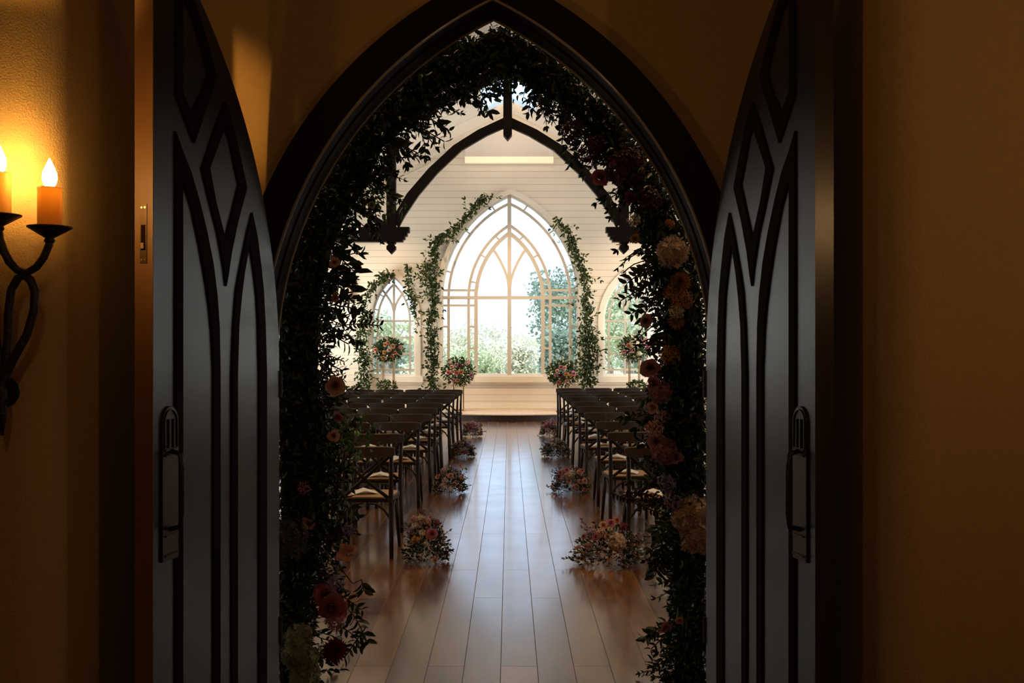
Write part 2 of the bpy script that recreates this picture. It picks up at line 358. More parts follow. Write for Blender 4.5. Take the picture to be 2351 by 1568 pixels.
# entry wall with the pointed doorway
ACX, AA, AZ, AR = -.0735, 1.021, 1.586, 1.808
YA, YA2 = 4.45, 4.67
op = arch(ACX, AA+.03, AZ, AR+.03, -.05)
loop = [(-5.1, 0), (op[0][0], 0)]+op[1:-1]+[(op[-1][0], 0), (5.1, 0), (5.1, roofz(5.1)+.25), (0, RIDGE+.25), (-5.1, roofz(5.1)+.25)]
struct(flat('wall_entry', [loop], YA, YA2, PLAST))
def band(name, a0, r0, a1, r1, y0, y1, mat, parent=None, bevel=0, zb=0.0):
    A = arch(ACX, a0, AZ, r0, zb); B = arch(ACX, a1, AZ, r1, zb)
    return flat(name, [A+B[::-1]], y0, y1, mat, parent, bevel=bevel)
tr = empty('trim_1', (ACX, YA, 0), kind='structure')
band('casing', AA-.003, AR-.003, 1.175, 1.915, YA-.045, YA-.001, DARK, tr, .004)
band('jamb_lining', AA, AR, AA+.0295, AR+.0295, YA-.001, YA2+.012, DARK, tr)
for yy, rr in ((YA-.047, .007), (YA2+.014, .010)):
    A = arch(ACX, AA+.002, AZ, AR+.002, 0.0)
    MB().tube([(x, yy, z) for x, z in A], rr, 6, flat=1).build('bead', BEAD, tr, sm=True)
for yy in (YA+.07,):
    A = arch(ACX, AA-.004, AZ, AR-.004, 0.0)
    MB().strip(A, .008, yy, yy+.05).build('door_stop', DARK, tr)
# vestibule
YN = 3.20; XL, XR = -1.47, 1.235
def hprism(m, outl, z0, z1):
    n = len(outl); return m.add([(x, y, z0) for x, y in outl]+[(x, y, z1) for x, y in outl],
        [tuple(range(n)), tuple(range(2*n-1, n-1, -1))]+[(i, i+n, (i+1) % n+n, (i+1) % n) for i in range(n)])
for nm, xc, sg in (('left', XL, -1), ('right', XR, 1)):      # piers with a rounded plaster corner
    r = .12; arc = [(xc+sg*(r-r*math.sin(a)), YN+r-r*math.cos(a)) for a in np.linspace(0, PI/2, 17)]
    struct(hprism(MB(), [(sg*4.2, YN)]+arc+[(xc, YA-.001), (sg*4.2, YA-.001)], 0, 3.8).build('wall_'+nm, PLAST))
struct(MB().box(-4.2, -4.0, -2.6, YN, 0, 3.8).build('wall_vestibule_left', PLAST))
struct(MB().box(4.0, 4.2, -2.6, YN, 0, 3.8).build('wall_vestibule_right', PLAST))
struct(MB().box(-4.2, 4.2, -2.8, -2.6, 0, 3.8).build('wall_vestibule_rear', PLAST))
struct(MB().box(-4.2, 4.2, -2.8, YA, 3.8, 3.95).build('ceiling_vestibule', PLAST))
# nave ceiling: two slopes, open for the ridge skylight
m = MB()
def slab(r0, r1, y0, y1):
    for s in (-1, 1):
        vs = []
        for y in (y0, y1):
            for r, t in ((r0, 0), (r1, 0), (r1, .2), (r0, .2)): vs.append((s*r, y, roofz(r)+t))
        m.add(vs, [(0, 1, 2, 3), (7, 6, 5, 4), (0, 4, 5, 1), (1, 5, 6, 2), (2, 6, 7, 3), (3, 7, 4, 0)])
SKR, SK0, SK1 = .62, 19.5, 22.0
slab(SKR, NW+.2, YA2, YB); slab(0, SKR, YA2, SK0); slab(0, SKR, SK1, YB)
struct(m.build('ceiling', CEILM))
w = empty('window_%d' % wn, (0, (SK0+SK1)/2, RIDGE), kind='structure')
for s in (-1, 1):
    m = MB()
    for y0, y1, r0, r1 in ((SK0, SK0+.05, .0, SKR), (SK1-.05, SK1, .0, SKR), (SK0, SK1, SKR-.04, SKR)):
        m.add([(s*r, y, roofz(r)+t) for y in (y0, y1) for r, t in ((r0, .02), (r1, .02), (r1, .1), (r0, .1))],
              [(0, 1, 2, 3), (7, 6, 5, 4), (0, 4, 5, 1), (1, 5, 6, 2), (2, 6, 7, 3), (3, 7, 4, 0)])
    m.build('window_frame', CREAM, w)
    m = MB(); m.add([(s*r, y, roofz(r)+.12+t) for y in (SK0, SK1) for r, t in ((0, 0), (SKR, 0), (SKR, .006), (0, .006))],
          [(0, 1, 2, 3), (7, 6, 5, 4), (0, 4, 5, 1), (1, 5, 6, 2), (2, 6, 7, 3), (3, 7, 4, 0)])
    m.build('pane', FROST, w)
# rake trim on the end wall and skirting
m = MB()
for dz, ww, yy in ((.07, .14, .03), (.30, .03, .02)):
    m.strip([(-NW, roofz(NW)-dz), (0, RIDGE-dz), (NW, roofz(NW)-dz)], ww, YB-yy, YB)
struct(m.build('trim_2', CREAM))
struct(MB().box(-NW, NW, YB-.025, YB, .15, .26).build('baseboard_back', CREAM))
# trim boards around and below the windows
def wtrim(n, c, A, Z, H, R, z0, off):
    m = MB(); pts = arch(c, A+off/2, Z, R+off/2, z0)
    m.strip(pts, off, YB-.02, YB); m.box(c-A-off-.06, c+A+off+.06, YB-.05, YB, z0-.14, z0)
    m.box(c-A-off-.03, c+A+off+.03, YB-.025, YB, z0-.19, z0-.14)
    return struct(m.build('trim_%d' % n, CREAM))
wtrim(3, wx(1171), BA, BZ, BH, archR(BA, BH), BZ0, .12)
wtrim(4, wx(903.5), SA, SZ, SH, archR(SA, SH), BZ0, .12)
wtrim(5, wx(1435.5), SA, SZ, SH, archR(SA, SH), BZ0, .12)

# ------------------------------------------------------------------ end-wall windows
def arcpts(cx, a, h, z, n=20, side=-1, z0=None):
    R = archR(a, h); te = math.acos((R-a)/R)
    L = [(cx+side*(a-R+R*math.cos(te*i/n)), z+R*math.sin(te*i/n)) for i in range(n+1)]
    return ([(L[0][0], z0)] if z0 is not None else [])+L
def windowobj(n, c, A, Z, H, z0, ws, bigw):
    R = archR(A, H); o = empty('window_%d' % n, (c, YB+.1, z0), kind='structure')
    y0, y1 = YB+.06, YB+.12
    out = arch(c, A, Z, R, z0); inn = arch(c, A-ws, Z, R-ws, z0+ws*1.3)
    flat('window_frame', [out, inn], y0-.01, y1+.02, mk('bright_window_frame_%d' % n, (.80, .78, .75), .45), o)
    flat('pane', [arch(c, A-ws*.5, Z, R-ws*.5, z0+.02)], YB+.088, YB+.092, GLASS, o)
    return o, y0, y1
c = wx(1171)
o1, y0, y1 = windowobj(1, c, BA, BZ, BH, BZ0, .05, True)
cm = wx(1169.5)
m = MB()      # slender bars
top = lambda a, h: BZ+h
z0 = BZ0+.05
for s in (-1, 1):
    m.strip(arcpts(cm, 140*S2, 218*S2, BZ, side=s, z0=z0), .058, y0, y1)      # border line
    m.strip(arcpts(cm, 94*S2, 168*S2, BZ, side=s, z0=z0), .062, y0, y1)       # outer line of the inner arch
    for a0, z in ((158, 702), (158, 667)):
        m.strip([(cm+s*156*S2, wz(z-1)), (cm+s*78*S2, wz(z-1))], .050, y0, y1)
    for (xa, ya, xb, yb) in ((93, 750, 77, 750), (93, 800, 77, 800), (157, 750, 140, 750)):
        m.strip([(cm+s*xa*S2, wz(ya)), (cm+s*xb*S2, wz(yb))], .046, y0, y1)
    for a, h, gap, ys_ in ((140, 218, 16, (484, 537, 625)), (77, 150, 16, (552, 592, 649))):
        R_ = archR(a, h)
        for yy in ys_:
            zz = 684-yy; xx = math.sqrt(R_*R_-zz*zz)-(R_-a); nx, nz = (xx+R_-a)/R_, zz/R_
            m.strip([(cm+s*xx*S2, BZ+zz*S2), (cm+s*(xx+nx*gap)*S2, BZ+(zz+nz*gap)*S2)], .034, y0, y1)
m.build('muntins', SASH, o1)
m = MB()      # heavy tracery
m.strip([(cm, z0-.02), (cm, wz(447))], .090, y0-.01, y1+.01)
m.strip([(cm-156*S2, wz(683)), (cm+156*S2, wz(683))], .075, y0-.01, y1+.01)
for s in (-1, 1):
    m.strip(arcpts(cm, 77*S2, 150*S2, BZ, side=s, z0=z0), .085, y0-.01, y1+.01)
    # branching ribs: from the mullion up and outwards to the inner arch
    pts = [(0, 668), (4, 640), (10, 622), (20, 600), (29, 584), (38, 571)]
    m.strip([(cm+s*(x)*S2, wz(y)) for x, y in pts], .060, y0-.01, y1+.01)
m.prism([(cm-.028, wz(672)), (cm+.028, wz(672)), (cm+.075, wz(637)), (cm-.075, wz(637))], y0-.012, y1+.008)
m.build('tracery', SASH, o1)
for n, cp in ((2, 903.5), (3, 1435.5)):
    c = wx(cp); o2, y0, y1 = windowobj(n, c, SA, SZ, SH, BZ0, .045, False)
    m = MB()
    for s in (-1, 1):
        m.strip(arcpts(c, 37*S2, 84*S2, SZ, side=s, z0=z0), .044, y0, y1)
        pts = [(0, 716), (4, 700), (10, 688), (18, 676), (25, 667)]
        m.strip([(c+s*x*S2, wz(y)) for x, y in pts], .046, y0, y1)
        for (xa, ya, xb, yb) in ((50, 775, 37, 775), (50, 812, 37, 812)):
            m.strip([(c+s*xa*S2, wz(ya)), (c+s*xb*S2, wz(yb))], .034, y0, y1)
        R_ = archR(37, 84)
        for yy in (681, 712):
            zz = 736-yy; xx = math.sqrt(R_*R_-zz*zz)-(R_-37); nx, nz = (xx+R_-37)/R_, zz/R_
            m.strip([(c+s*xx*S2, SZ+zz*S2), (c+s*(xx+nx*12)*S2, SZ+(zz+nz*12)*S2)], .028, y0, y1)
    m.strip([(c, z0-.02), (c, wz(637))], .044, y0-.005, y1+.005)
    for zz, l in ((737, 48), (775, 37), (812, 37), (849, 48)): m.strip([(c-l*S2, wz(zz)), (c+l*S2, wz(zz))], .046, y0, y1)
    m.build('muntins', SASH, o2)

# lit ledge and plain panel high on the end wall
t = empty('wall_panel', (0, YB-.03, wz(366)), 'plain white panel above a lit cream ledge, high on the end wall', 'wall panel')
pl = [(wx(1068), wz(362)), (wx(1270), wz(362)), (wx(1270), wz(318)), (wx(1169), wz(270)), (wx(1068), wz(318))]
flat('panel', [pl], YB-.03, YB-.002, PANELW, t)
MB().box(wx(1068), wx(1270), YB-.13, YB-.002, wz(375), wz(362)).build('light_ledge', COVE, t)
t['label'] = 'plain white panel above a lit cream ledge, high on the end wall'
# small wall speaker, wainscot rail at the left
b = MB().box(wx(798), wx(807), YB-.12, YB-.001, wz(693), wz(640)).build('wall_speaker', mk('tan_speaker', (.42, .33, .22), .6), origin=(wx(802), YB-.06, wz(693)))
tag(b, 'slim tan speaker box fixed to end wall left of the left window', 'speaker')
# recessed downlights
for i, (x, y, lb) in enumerate(((-.944, 21.16, 'round lit downlight in the sloped ceiling, left of the skylight'), (.944, 21.16, 'round lit downlight in the sloped ceiling, right of the skylight'))):
    t = empty('downlight', (x, y, roofz(x)), lb, 'ceiling light', 'downlights in the sloped ceiling')
    s = 1 if x > 0 else -1
    a = math.atan(SL)*s
    for nm, r0, r1, mt, h in (('trim_ring', .075, .10, CREAM, .012), ('lamp', .001, .075, LAMPD, .006)):
        m = MB(); m.lathe([(r0, 0), (r1, 0), (r1, -h), (r0, -h)], n=20)
        me = m.mesh(nm); me.materials.append(mt); ob = link(nm, me, t, world=False); ob.rotation_euler = (0, a, 0)
# stage
ys = []
R = 2.6; yc = 21.05+R
pts = [(x, yc-math.sqrt(R*R-x*x)) for x in np.linspace(-2.0, 2.0, 25)]
outl = [(-NW+.01, YB-.001), (-NW+.01, 22.0)]+[(x, min(y, 22.0)) for x, y in pts]+[(NW-.01, 22.0), (NW-.01, YB-.001)]
def hprism(m, outl, z0, z1):
    n = len(outl); return m.add([(x, y, z0) for x, y in outl]+[(x, y, z1) for x, y in outl],
        [tuple(range(n)), tuple(range(2*n-1, n-1, -1))]+[(i, i+n, (i+1) % n+n, (i+1) % n) for i in range(n)])
st = empty('stage', (0, 22, 0), 'low pale boarded stage with dark curved riser below the big window', 'stage')
hprism(MB(), outl, .13, .15).build('deck', STAGEM, st)
hprism(MB(), [(x*.985, y+.02) for x, y in outl[1:-1]]+[(NW-.05, YB-.01), (-NW+.05, YB-.01)], .0, .13).build('riser', RISER, st)

# ------------------------------------------------------------------ truss at the chancel
YT0, YT1 = 19.0, 19.16
ST = YT0/F; tx = lambda p: (p-CX)*ST; tz = lambda p: EYE-(p-CY)*ST
tcx = tx(1165.5)
t = empty('roof_truss', (tcx, 19.08, 3.5), 'dark timber hammerbeam truss with arched braces spanning the nave', 'roof truss')
lo = [(10, 293), (48, 310), (106, 344), (163, 398), (205, 448), (236, 494), (251, 522)]
up = [(10, 270), (68, 297), (125, 333), (182, 386), (232, 444), (257, 486), (266, 505)]
for s in (-1, 1):
    pts = [(tcx+s*x*ST, tz(y)) for x, y in lo]+[(tcx+s*x*ST, tz(y)) for x, y in reversed(up)]
    flat('arch_brace', [pts], YT0+.02, YT1-.02, TRUSS, t)
    xp = 268
    m = MB().box(*sorted((tcx+s*(xp-10.5)*ST, tcx+s*(xp+10.5)*ST)), YT0, YT1, tz(524), roofz((xp)*ST)-.06)
    m.build('post', TRUSS, t)
    # pendant
    x = tcx+s*xp*ST; q = ST
    m = MB().prism([(x-10.5*q, tz(555)), (x-10.5*q, tz(558)), (x-7*q, tz(560)), (x-7*q, tz(562)), (x-10.5*q, tz(565)), (x-10.5*q, tz(572)), (x, tz(583)), (x+10.5*q, tz(572)), (x+10.5*q, tz(565)), (x+7*q, tz(562)), (x+7*q, tz(560)), (x+10.5*q, tz(558)), (x+10.5*q, tz(555))], YT0, YT1)
    m.build('pendant', TRUSS, t)
    e = 226
    pr = [(e, 521), (e, 533), (e+5, 534), (e+5, 541), (e+10, 542), (e+10, 549), (e+15, 550), (e+15, 555), (NW/ST-3, 555), (NW/ST-3, 521)]
    m = MB().prism([(tcx+s*x*ST, tz(y)) for x, y in pr], YT0-.02, YT1+.02); m.build('hammer_beam', TRUSS, t)
    m = MB().strip([(tcx+s*(xp+4)*ST, tz(524)), (tcx+s*(xp+85)*ST, tz(470)), (tcx+s*(NW/ST-10), tz(420))], .10, YT0+.02, YT1-.02)
    m = MB().strip([(tcx+s*(xp+8)*ST, tz(520)), (tcx+s*(xp+150)*ST, tz(437))], .11, YT0+.02, YT1-.02); m.build('strut', TRUSS, t)
    m = MB().strip([(tcx, RIDGE-.12), (tcx+s*(NW-.1), roofz(NW-.1)-.12)], .16, YT0, YT1); m.build('rafter', TRUSS, t)
m = MB().prism([(tcx-10*ST, RIDGE-.1+tz(0)*0), (tcx+10*ST, RIDGE-.1), (tcx+10*ST, tz(309)), (tcx, tz(321)), (tcx-10*ST, tz(309))], YT0-.03, YT1+.03)
m.build('king_post', TRUSS, t)

# ------------------------------------------------------------------ doors
def door(n, hinge, ang, sg, polys, handle, bolt):
    """sg=+1: aisle face looks along local +Y"""
    rz = math.radians(ang); o = empty('door_%d' % n, (hinge[0], hinge[1], 0), kind='structure', rz=rz)
    H = 1.0; th = .07
    te = math.acos((AR-H)/AR); pts = [(0, .012)]+[(AR-AR*math.cos(te*i/24), AZ-.01+AR*math.sin(te*i/24)) for i in range(25)]+[(H, .012)]
    y0, y1 = (-th, 0) if sg > 0 else (0, th)
    flat('leaf', [pts], y0, y1, DOORM, o, world=False)
    for ou, inn in polys: flat('moulding', [ou, inn], 0 if sg > 0 else -.007, .007 if sg > 0 else 0, RECESS_SHADE, o, world=False)  # dark strips stand for the shaded panel bevels
    ztop = pts[-2][1]
    MB().box(H, H+.004, y0, y1, .02, ztop).build('lock_edge', DOORE if bolt else DOORM, o, world=False)
    # pull handle with pointed plate
    u0, u1, zt, zb = handle; um = (u0+u1)/2; hw = (u1-u0)/2
    ho = arch(um, hw, zt-hw*1.1, archR(hw, hw*1.1), zb, 6)
    pl = flat('pull_handle', [ho], *((0, .008) if sg > 0 else (-.008, 0)), BRASSD, o, world=False)
    y = lambda v: v*sg
    m = MB(); m.tube([(um, y(.008), zt-.16), (um, y(.045), zt-.17), (um, y(.052), zt-.22), (um, y(.052), zb+.17), (um, y(.045), zb+.12), (um, y(.008), zb+.11)], .009, 8)
    m.build('grip', IRON, pl, sm=True, world=False)
    m = MB()
    inner = arch(um, hw*.8, zt-hw*1.1, archR(hw*.8, hw*.85), zt-.15, 6)
    m.strip(inner, .004, *sorted((y(.008), y(.012))), close=True)
    for du in (-.3, .3): m.strip([(um+du*hw, zt-.15), (um+du*hw, zt-hw*.9)], .003, *sorted((y(.008), y(.012))))
    for zz in (zt-.155, zt-.175, zb+.09, zb+.02): m.strip([(um-hw*.8, zz), (um+hw*.8, zz)], .005, *sorted((y(.008), y(.013))))
    m.build('plate_relief', BRASSD, pl, world=False)
    if bolt:
        ym = (y0+y1)/2; e = H+.004
        bl = MB().box(e, e+.003, ym-.013, ym+.013, bolt[0], bolt[1]).build('flush_bolt', BRASSD, o, world=False)
        zm = bolt[0]+(bolt[1]-bolt[0])*.5
        MB().box(e+.003, e+.004, ym-.008, ym+.008, bolt[0]+.045, zm+.03).build('bolt_slot', RECESS_SHADE, bl, world=False)
        MB().box(e+.004, e+.012, ym-.006, ym+.006, bolt[0]+.05, bolt[0]+.07).build('bolt_lever', STEEL, bl, world=False)
        m = MB()
        for zz in (bolt[1]-.012, bolt[0]+.012):
            for q in (-.006, .006): m.add([(e+.0045, ym+q+.004*math.cos(k*PI/4), zz+.004*math.sin(k*PI/4)) for k in range(8)]+[(e+.003, ym+q+.004*math.cos(k*PI/4), zz+.004*math.sin(k*PI/4)) for k in range(8)], [tuple(range(8))]+[(k, (k+1) % 8, (k+1) % 8+8, k+8) for k in range(8)])
        m.build('screw', STEEL, bl, world=False)
    for zz in (.35, 1.45):
        m = MB().tube([(-.012, 0, zz), (-.012, 0, zz+.12)], .011, 8); m.build('hinge', IRON, o, world=False)
    return o
HL = (-1.025, YA-.012); AL = 257.8
dl = Vector((math.cos(math.radians(AL)), math.sin(math.radians(AL))))
def toleaf(px, py):
    k = (px-CX)/F     # ray x = k*y
    # H + u*d = (k*y, y)
    u = (k*HL[1]-HL[0])/(dl.x-k*dl.y); y = HL[1]+u*dl.y
    return (max(u, .02), EYE-(py-CY)/F*y)
def poly(px): return [toleaf(*p) for p in px]
zb = .12
def closed(ou, inn, w):
    o = poly(ou); i = poly(inn)
    return ([(o[0][0], zb)]+o+[(o[-1][0], zb)], [(i[0][0], zb+w)]+i+[(i[-1][0], zb+w)])
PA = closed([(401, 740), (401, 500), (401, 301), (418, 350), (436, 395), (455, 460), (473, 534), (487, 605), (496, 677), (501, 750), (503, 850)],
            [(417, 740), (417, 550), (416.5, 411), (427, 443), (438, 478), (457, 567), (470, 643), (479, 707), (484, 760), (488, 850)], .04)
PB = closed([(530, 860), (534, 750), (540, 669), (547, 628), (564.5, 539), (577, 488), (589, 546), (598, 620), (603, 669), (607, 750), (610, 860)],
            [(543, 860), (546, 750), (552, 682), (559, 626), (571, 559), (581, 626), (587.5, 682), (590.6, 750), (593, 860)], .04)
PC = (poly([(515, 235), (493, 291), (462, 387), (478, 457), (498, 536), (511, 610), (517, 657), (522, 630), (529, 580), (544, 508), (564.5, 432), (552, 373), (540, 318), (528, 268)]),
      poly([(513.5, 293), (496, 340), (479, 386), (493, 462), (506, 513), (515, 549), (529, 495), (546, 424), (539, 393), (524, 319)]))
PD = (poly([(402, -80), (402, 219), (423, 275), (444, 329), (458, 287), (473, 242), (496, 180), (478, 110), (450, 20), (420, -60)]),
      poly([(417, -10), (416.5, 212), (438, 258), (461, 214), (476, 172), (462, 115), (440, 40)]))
hz = (toleaf(405, 932)[0], toleaf(369, 932)[0], toleaf(387, 932)[1], toleaf(387, 1285)[1])
bz = (EYE-(604-CY)/F*3.46, EYE-(468-CY)/F*3.46)
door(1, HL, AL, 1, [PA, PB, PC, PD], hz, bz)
HR = (.8775, YA-.012); ARt = -79.5
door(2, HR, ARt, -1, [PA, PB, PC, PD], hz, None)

# ------------------------------------------------------------------ iron candle sconces
def sconce(cx, yw, label, dx=0.0):
    """cx: x of the centre candle; yw: wall face"""
    sc_ = 3.08/F
    t = empty('wall_sconce', (cx, yw, 1.5), label, 'wall sconce', 'iron candle sconces in the entry')
    yc = yw-.145; ys = yw-.125
    X0 = (-3-CX)/F*yc
    def SX(p, y, s=1): return cx+s*((p-CX)/F*y-X0)
    def Z(p, y=ys): return EYE-(p-CY)/F*y
    def T(s, L): return [(SX(p, y, s), y, Z(q, y)) for p, y, q in L]
    m = MB()
    for s in (-1, 1):
        m.tube(T(s, [(114, ys, 541), (113, ys, 562), (101, ys, 590), (84, ys, 613), (62, ys, 626), (40, ys, 620), (22, ys-.01, 602), (8, yc, 575), (0, yc, 552), (-3, yc, 532)]), .0125, 8)
    m.build('arms', IRON, t, sm=True)
    m = MB()
    for s in (-1, 1):
        m.tube(T(s, [(p, ys, q) for p, q in ((1, 930), (9, 868), (34, 818), (62, 768), (78, 712), (80, 668), (70, 643), (55, 632), (41, 638), (26, 665), (19, 720), (18, 775), (12, 830), (1, 890))]), [.014]*14, 8, flat=.7)
    m.build('scroll', IRON, t, sm=True)
    m = MB().tube([(cx, ys, Z(868)), (cx, ys, Z(905)), (cx, ys, Z(960)), (cx, ys, Z(1000))], [.012, .016, .013, .004], 8)
    b0 = Vector((cx, ys, Z(900))); b1 = Vector((cx-.5127*.11, yw-.012, Z(900, yw))); m.tube([b0, b1], .010, 8); m.build('stem', IRON, t, sm=True)
    flat('backplate', [[(b1.x+.05*math.cos(k*PI/8), b1.z+.05*math.sin(k*PI/8)) for k in range(16)]], yw-.012, yw, IRON, t)
    for i, (sx, y, zb_, zt) in enumerate(((-3, yc, 493, 397), (110, ys, 521, 431), (-116, ys, 521, 431))):
        x = SX(114, y, (1 if sx > 0 else -1)) if abs(sx) > 9 else cx; a = MB(); z0, z1 = Z(zb_+2, y), Z(zt, y)
        a.lathe([(.012, -.035), (.017, -.028), (.013, -.020), (.030, -.010), (.052, .004), (.066, .012), (.066, .016), (.03, .012)], (x, y, z0-.012), 20)
        cup = a.build('candle_cup', IRON, t, sm=True)
        h = z1-z0
        MB().lathe([(.034, 0), (.036, .01), (.0355, h-.008), (.037, h-.004), (.036, h), (.012, h-.004)], (x, y, z0), 20).build('candle', WAX, cup, sm=True)
        MB().lathe([(.008, 0), (.0175, .012), (.0225, .030), (.020, .050), (.0125, .068), (.006, .082), (.002, .092)], (x, y, z1-.002), 14).build('flame_bulb', FLAME, cup, sm=True)
    return t
sconce((-3-CX)/F*(YN-.145), YN, 'black iron candle sconce with lit flame bulbs on the left wall')
t = empty('ceiling_globe', (.1, -1.3, 3.45), 'round glass ceiling lamp in the entry behind the camera', 'ceiling light')  # unseen lamp added to brighten the garland from the camera side
MB().lathe([(.06, 0), (.11, .05), (.12, .11), (.09, .17), (.05, .20)], (.1, -1.3, 3.45), 16).build('globe', mk('lit_globe', (1, .9, .7), emit=(1, .74, .46), es=55), t, sm=True)
MB().lathe([(.07, .20), (.08, .25), (.012, .26), (.012, .35)], (.1, -1.3, 3.45), 12).build('canopy', IRON, t)
t = empty('pendant_lantern', (2.4, 1.3, 2.3), 'small iron pendant lantern in the entry, right of the camera', 'lantern')
m = MB()
for k in range(4): m.tube([(2.4+.11*math.cos(k*PI/2), 1.3+.11*math.sin(k*PI/2), 2.3), (2.4+.11*math.cos(k*PI/2), 1.3+.11*math.sin(k*PI/2), 2.6), (2.4, 1.3, 2.75)], .006, 6)
m.lathe([(.12, 0), (.12, .012), (.02, .012)], (2.4, 1.3, 2.29), 16); m.tube([(2.4, 1.3, 2.75), (2.4, 1.3, 3.8)], .006, 6)
m.build('frame', IRON, t)
MB().lathe([(.02, 0), (.05, .03), (.06, .08), (.04, .13), (.01, .16)], (2.4, 1.3, 2.33), 14).build('bulb', mk('lit_lantern_bulb', (1, .7, .4), emit=(1, .55, .22), es=120), t, sm=True)

# ------------------------------------------------------------------ flowers
def patch(c, f, nu=3, nv=4):
    """grid surface f(u,v) -> list of verts, faces"""
    vs = [f(i/nu, j/nv) for j in range(nv+1) for i in range(nu+1)]
    fs = [(j*(nu+1)+i, j*(nu+1)+i+1, (j+1)*(nu+1)+i+1, (j+1)*(nu+1)+i) for j in range(nv) for i in range(nu)]
    return vs, fs
def rose_mesh(n=20, seed=1):
    r = random.Random(seed); m = MB()
    for k in range(n):
        t = k/(n-1); a0 = k*2.4; R = .08+.66*t; hgt = 1.02-.22*t-.25*t**4; flare = .02+.34*t*t; wid = 1.45-.6*t+.1*r.random()
        def f(u, v, a0=a0, R=R, hgt=hgt, flare=flare, wid=wid, t=t):
            an = a0+(u-.5)*wid*2*(.35+.65*math.sin(min(v*1.9, PI/2)))
            cur = flare*v**2.2; rad = R*(.25+.75*v**.6)+cur; z = hgt*v-.35*t*v**5-.06*abs(u-.5)*v
            rad += .10*math.sin(u*8+a0*3)*v*v*t; z += .10*math.sin(u*7+a0*5)*v*v*t
            return (rad*math.cos(an), rad*math.sin(an), z-.35)
        m.add(*patch(0, f, 4, 4))
    return m
def ball_mesh(n, pet, size, seed=2, cover=.75):
    """hydrangea-like head of small four-petalled florets on a dome"""
    m = MB(); r = random.Random(seed)
    for k in range(n):
        z = 1-(k+.5)/n*(1+cover); ph = k*2.39996; rr = math.sqrt(max(0, 1-z*z)); nrm = Vector((rr*math.cos(ph), rr*math.sin(ph), z))
        c = nrm*((.88 if k % 3 else .70)+.20*r.random()+.10*math.sin(ph*3+z*7)*math.sin(z*9+ph)); q = (nrm+Vector((r.gauss(0, .45), r.gauss(0, .45), r.gauss(0, .45)))).to_track_quat('Z', 'Y')@Quaternion((0, 0, 1), r.random()*3)
        for p in range(pet):
            a = p*2*PI/pet; w = size
            for_v = [(0, 0, 0), (w*.55, -w*.42, .05*size), (w*1.1, 0, .12*size+.1*size*r.random()), (w*.55, w*.42, .05*size)]
            vs = []
            for x, y, z_ in for_v:
                v = Vector((x*math.cos(a)-y*math.sin(a), x*math.sin(a)+y*math.cos(a), z_)); vs.append(q@v+c)
            m.add(vs, [(0, 1, 2, 3)])
    return m
def mum_mesh(n=90, seed=3):
    m = MB(); r = random.Random(seed)
    for k in range(n):
        t = (k+.5)/n; el = PI/2*(1-t*1.25); ph = k*2.39996; L = .55+.5*t+.1*r.random()
        d = Vector((math.cos(el)*math.cos(ph), math.cos(el)*math.sin(ph), math.sin(el))); s = d.cross(Vector((0, 0, 1))+d*.01).normalized()*.12; u = s.cross(d).normalized()
        b = d*.18
        m.add([b-s*.5, b+s*.5, b+d*L*.6+s+u*.10, b+d*L+u*.0, b+d*L*.6-s+u*.10], [(0, 1, 2, 3, 4)])
    return m
def lily_mesh(seed=4):
    m = MB(); r = random.Random(seed)
    for k in range(6):
        a0 = k*PI/3+.2*r.random(); tw = r.uniform(-.3, .3); op = r.uniform(.5, 1.1)
        def f(u, v):
            w = .36*math.sin(PI*min(1, v*.86+.08)); rad = .1+op*v*.7+.1*v*v; z = .95*v-.5*op*v*v
            x = rad; y = (u-.5)*2*w
            z += .18*abs(u-.5)*2*w*2; a = a0+tw*v
            return (x*math.cos(a)-y*math.sin(a), x*math.sin(a)+y*math.cos(a), z-.2)
        m.add(*patch(0, f, 4, 6))
    m.tube([(0, 0, -.3), (0, 0, .2)], [.05, .03], 6)
    return m
PROTO = {'rose': rose_mesh().mesh('rose', True), 'hydrangea': ball_mesh(250, 4, .235).mesh('hydrangea'), 'chrysanthemum': mum_mesh().mesh('chrysanthemum'),
         'lily': lily_mesh().mesh('lily', True), 'blossom': ball_mesh(16, 3, .5, 5, .3).mesh('blossom'), 'carnation': ball_mesh(60, 3, .34, 6, .4).mesh('carnation'), 'garden_rose': rose_mesh(30, 9).mesh('garden_rose', True)}
MC = {}
def flower(kind, col, pos, rad, parent, face=(0, -1, .2), label=None):
    if (kind, col) not in MC:
        me = PROTO[kind].copy(); me.materials.clear(); me.materials.append(FM[col]); MC[(kind, col)] = me
    o = bpy.data.objects.new(kind, MC[(kind, col)]); COL.objects.link(o); o.parent = parent
    o.location = Vector(pos)-ORG[parent.name]
    o.rotation_mode = 'QUATERNION'; o.rotation_quaternion = Vector(face).to_track_quat('Z', 'Y')@Quaternion((0, 0, 1), random.random()*6)
    s = rad*random.uniform(.93, 1.07); o.scale = (s, s, s*.95)
    if label: o['label'] = label
    return o
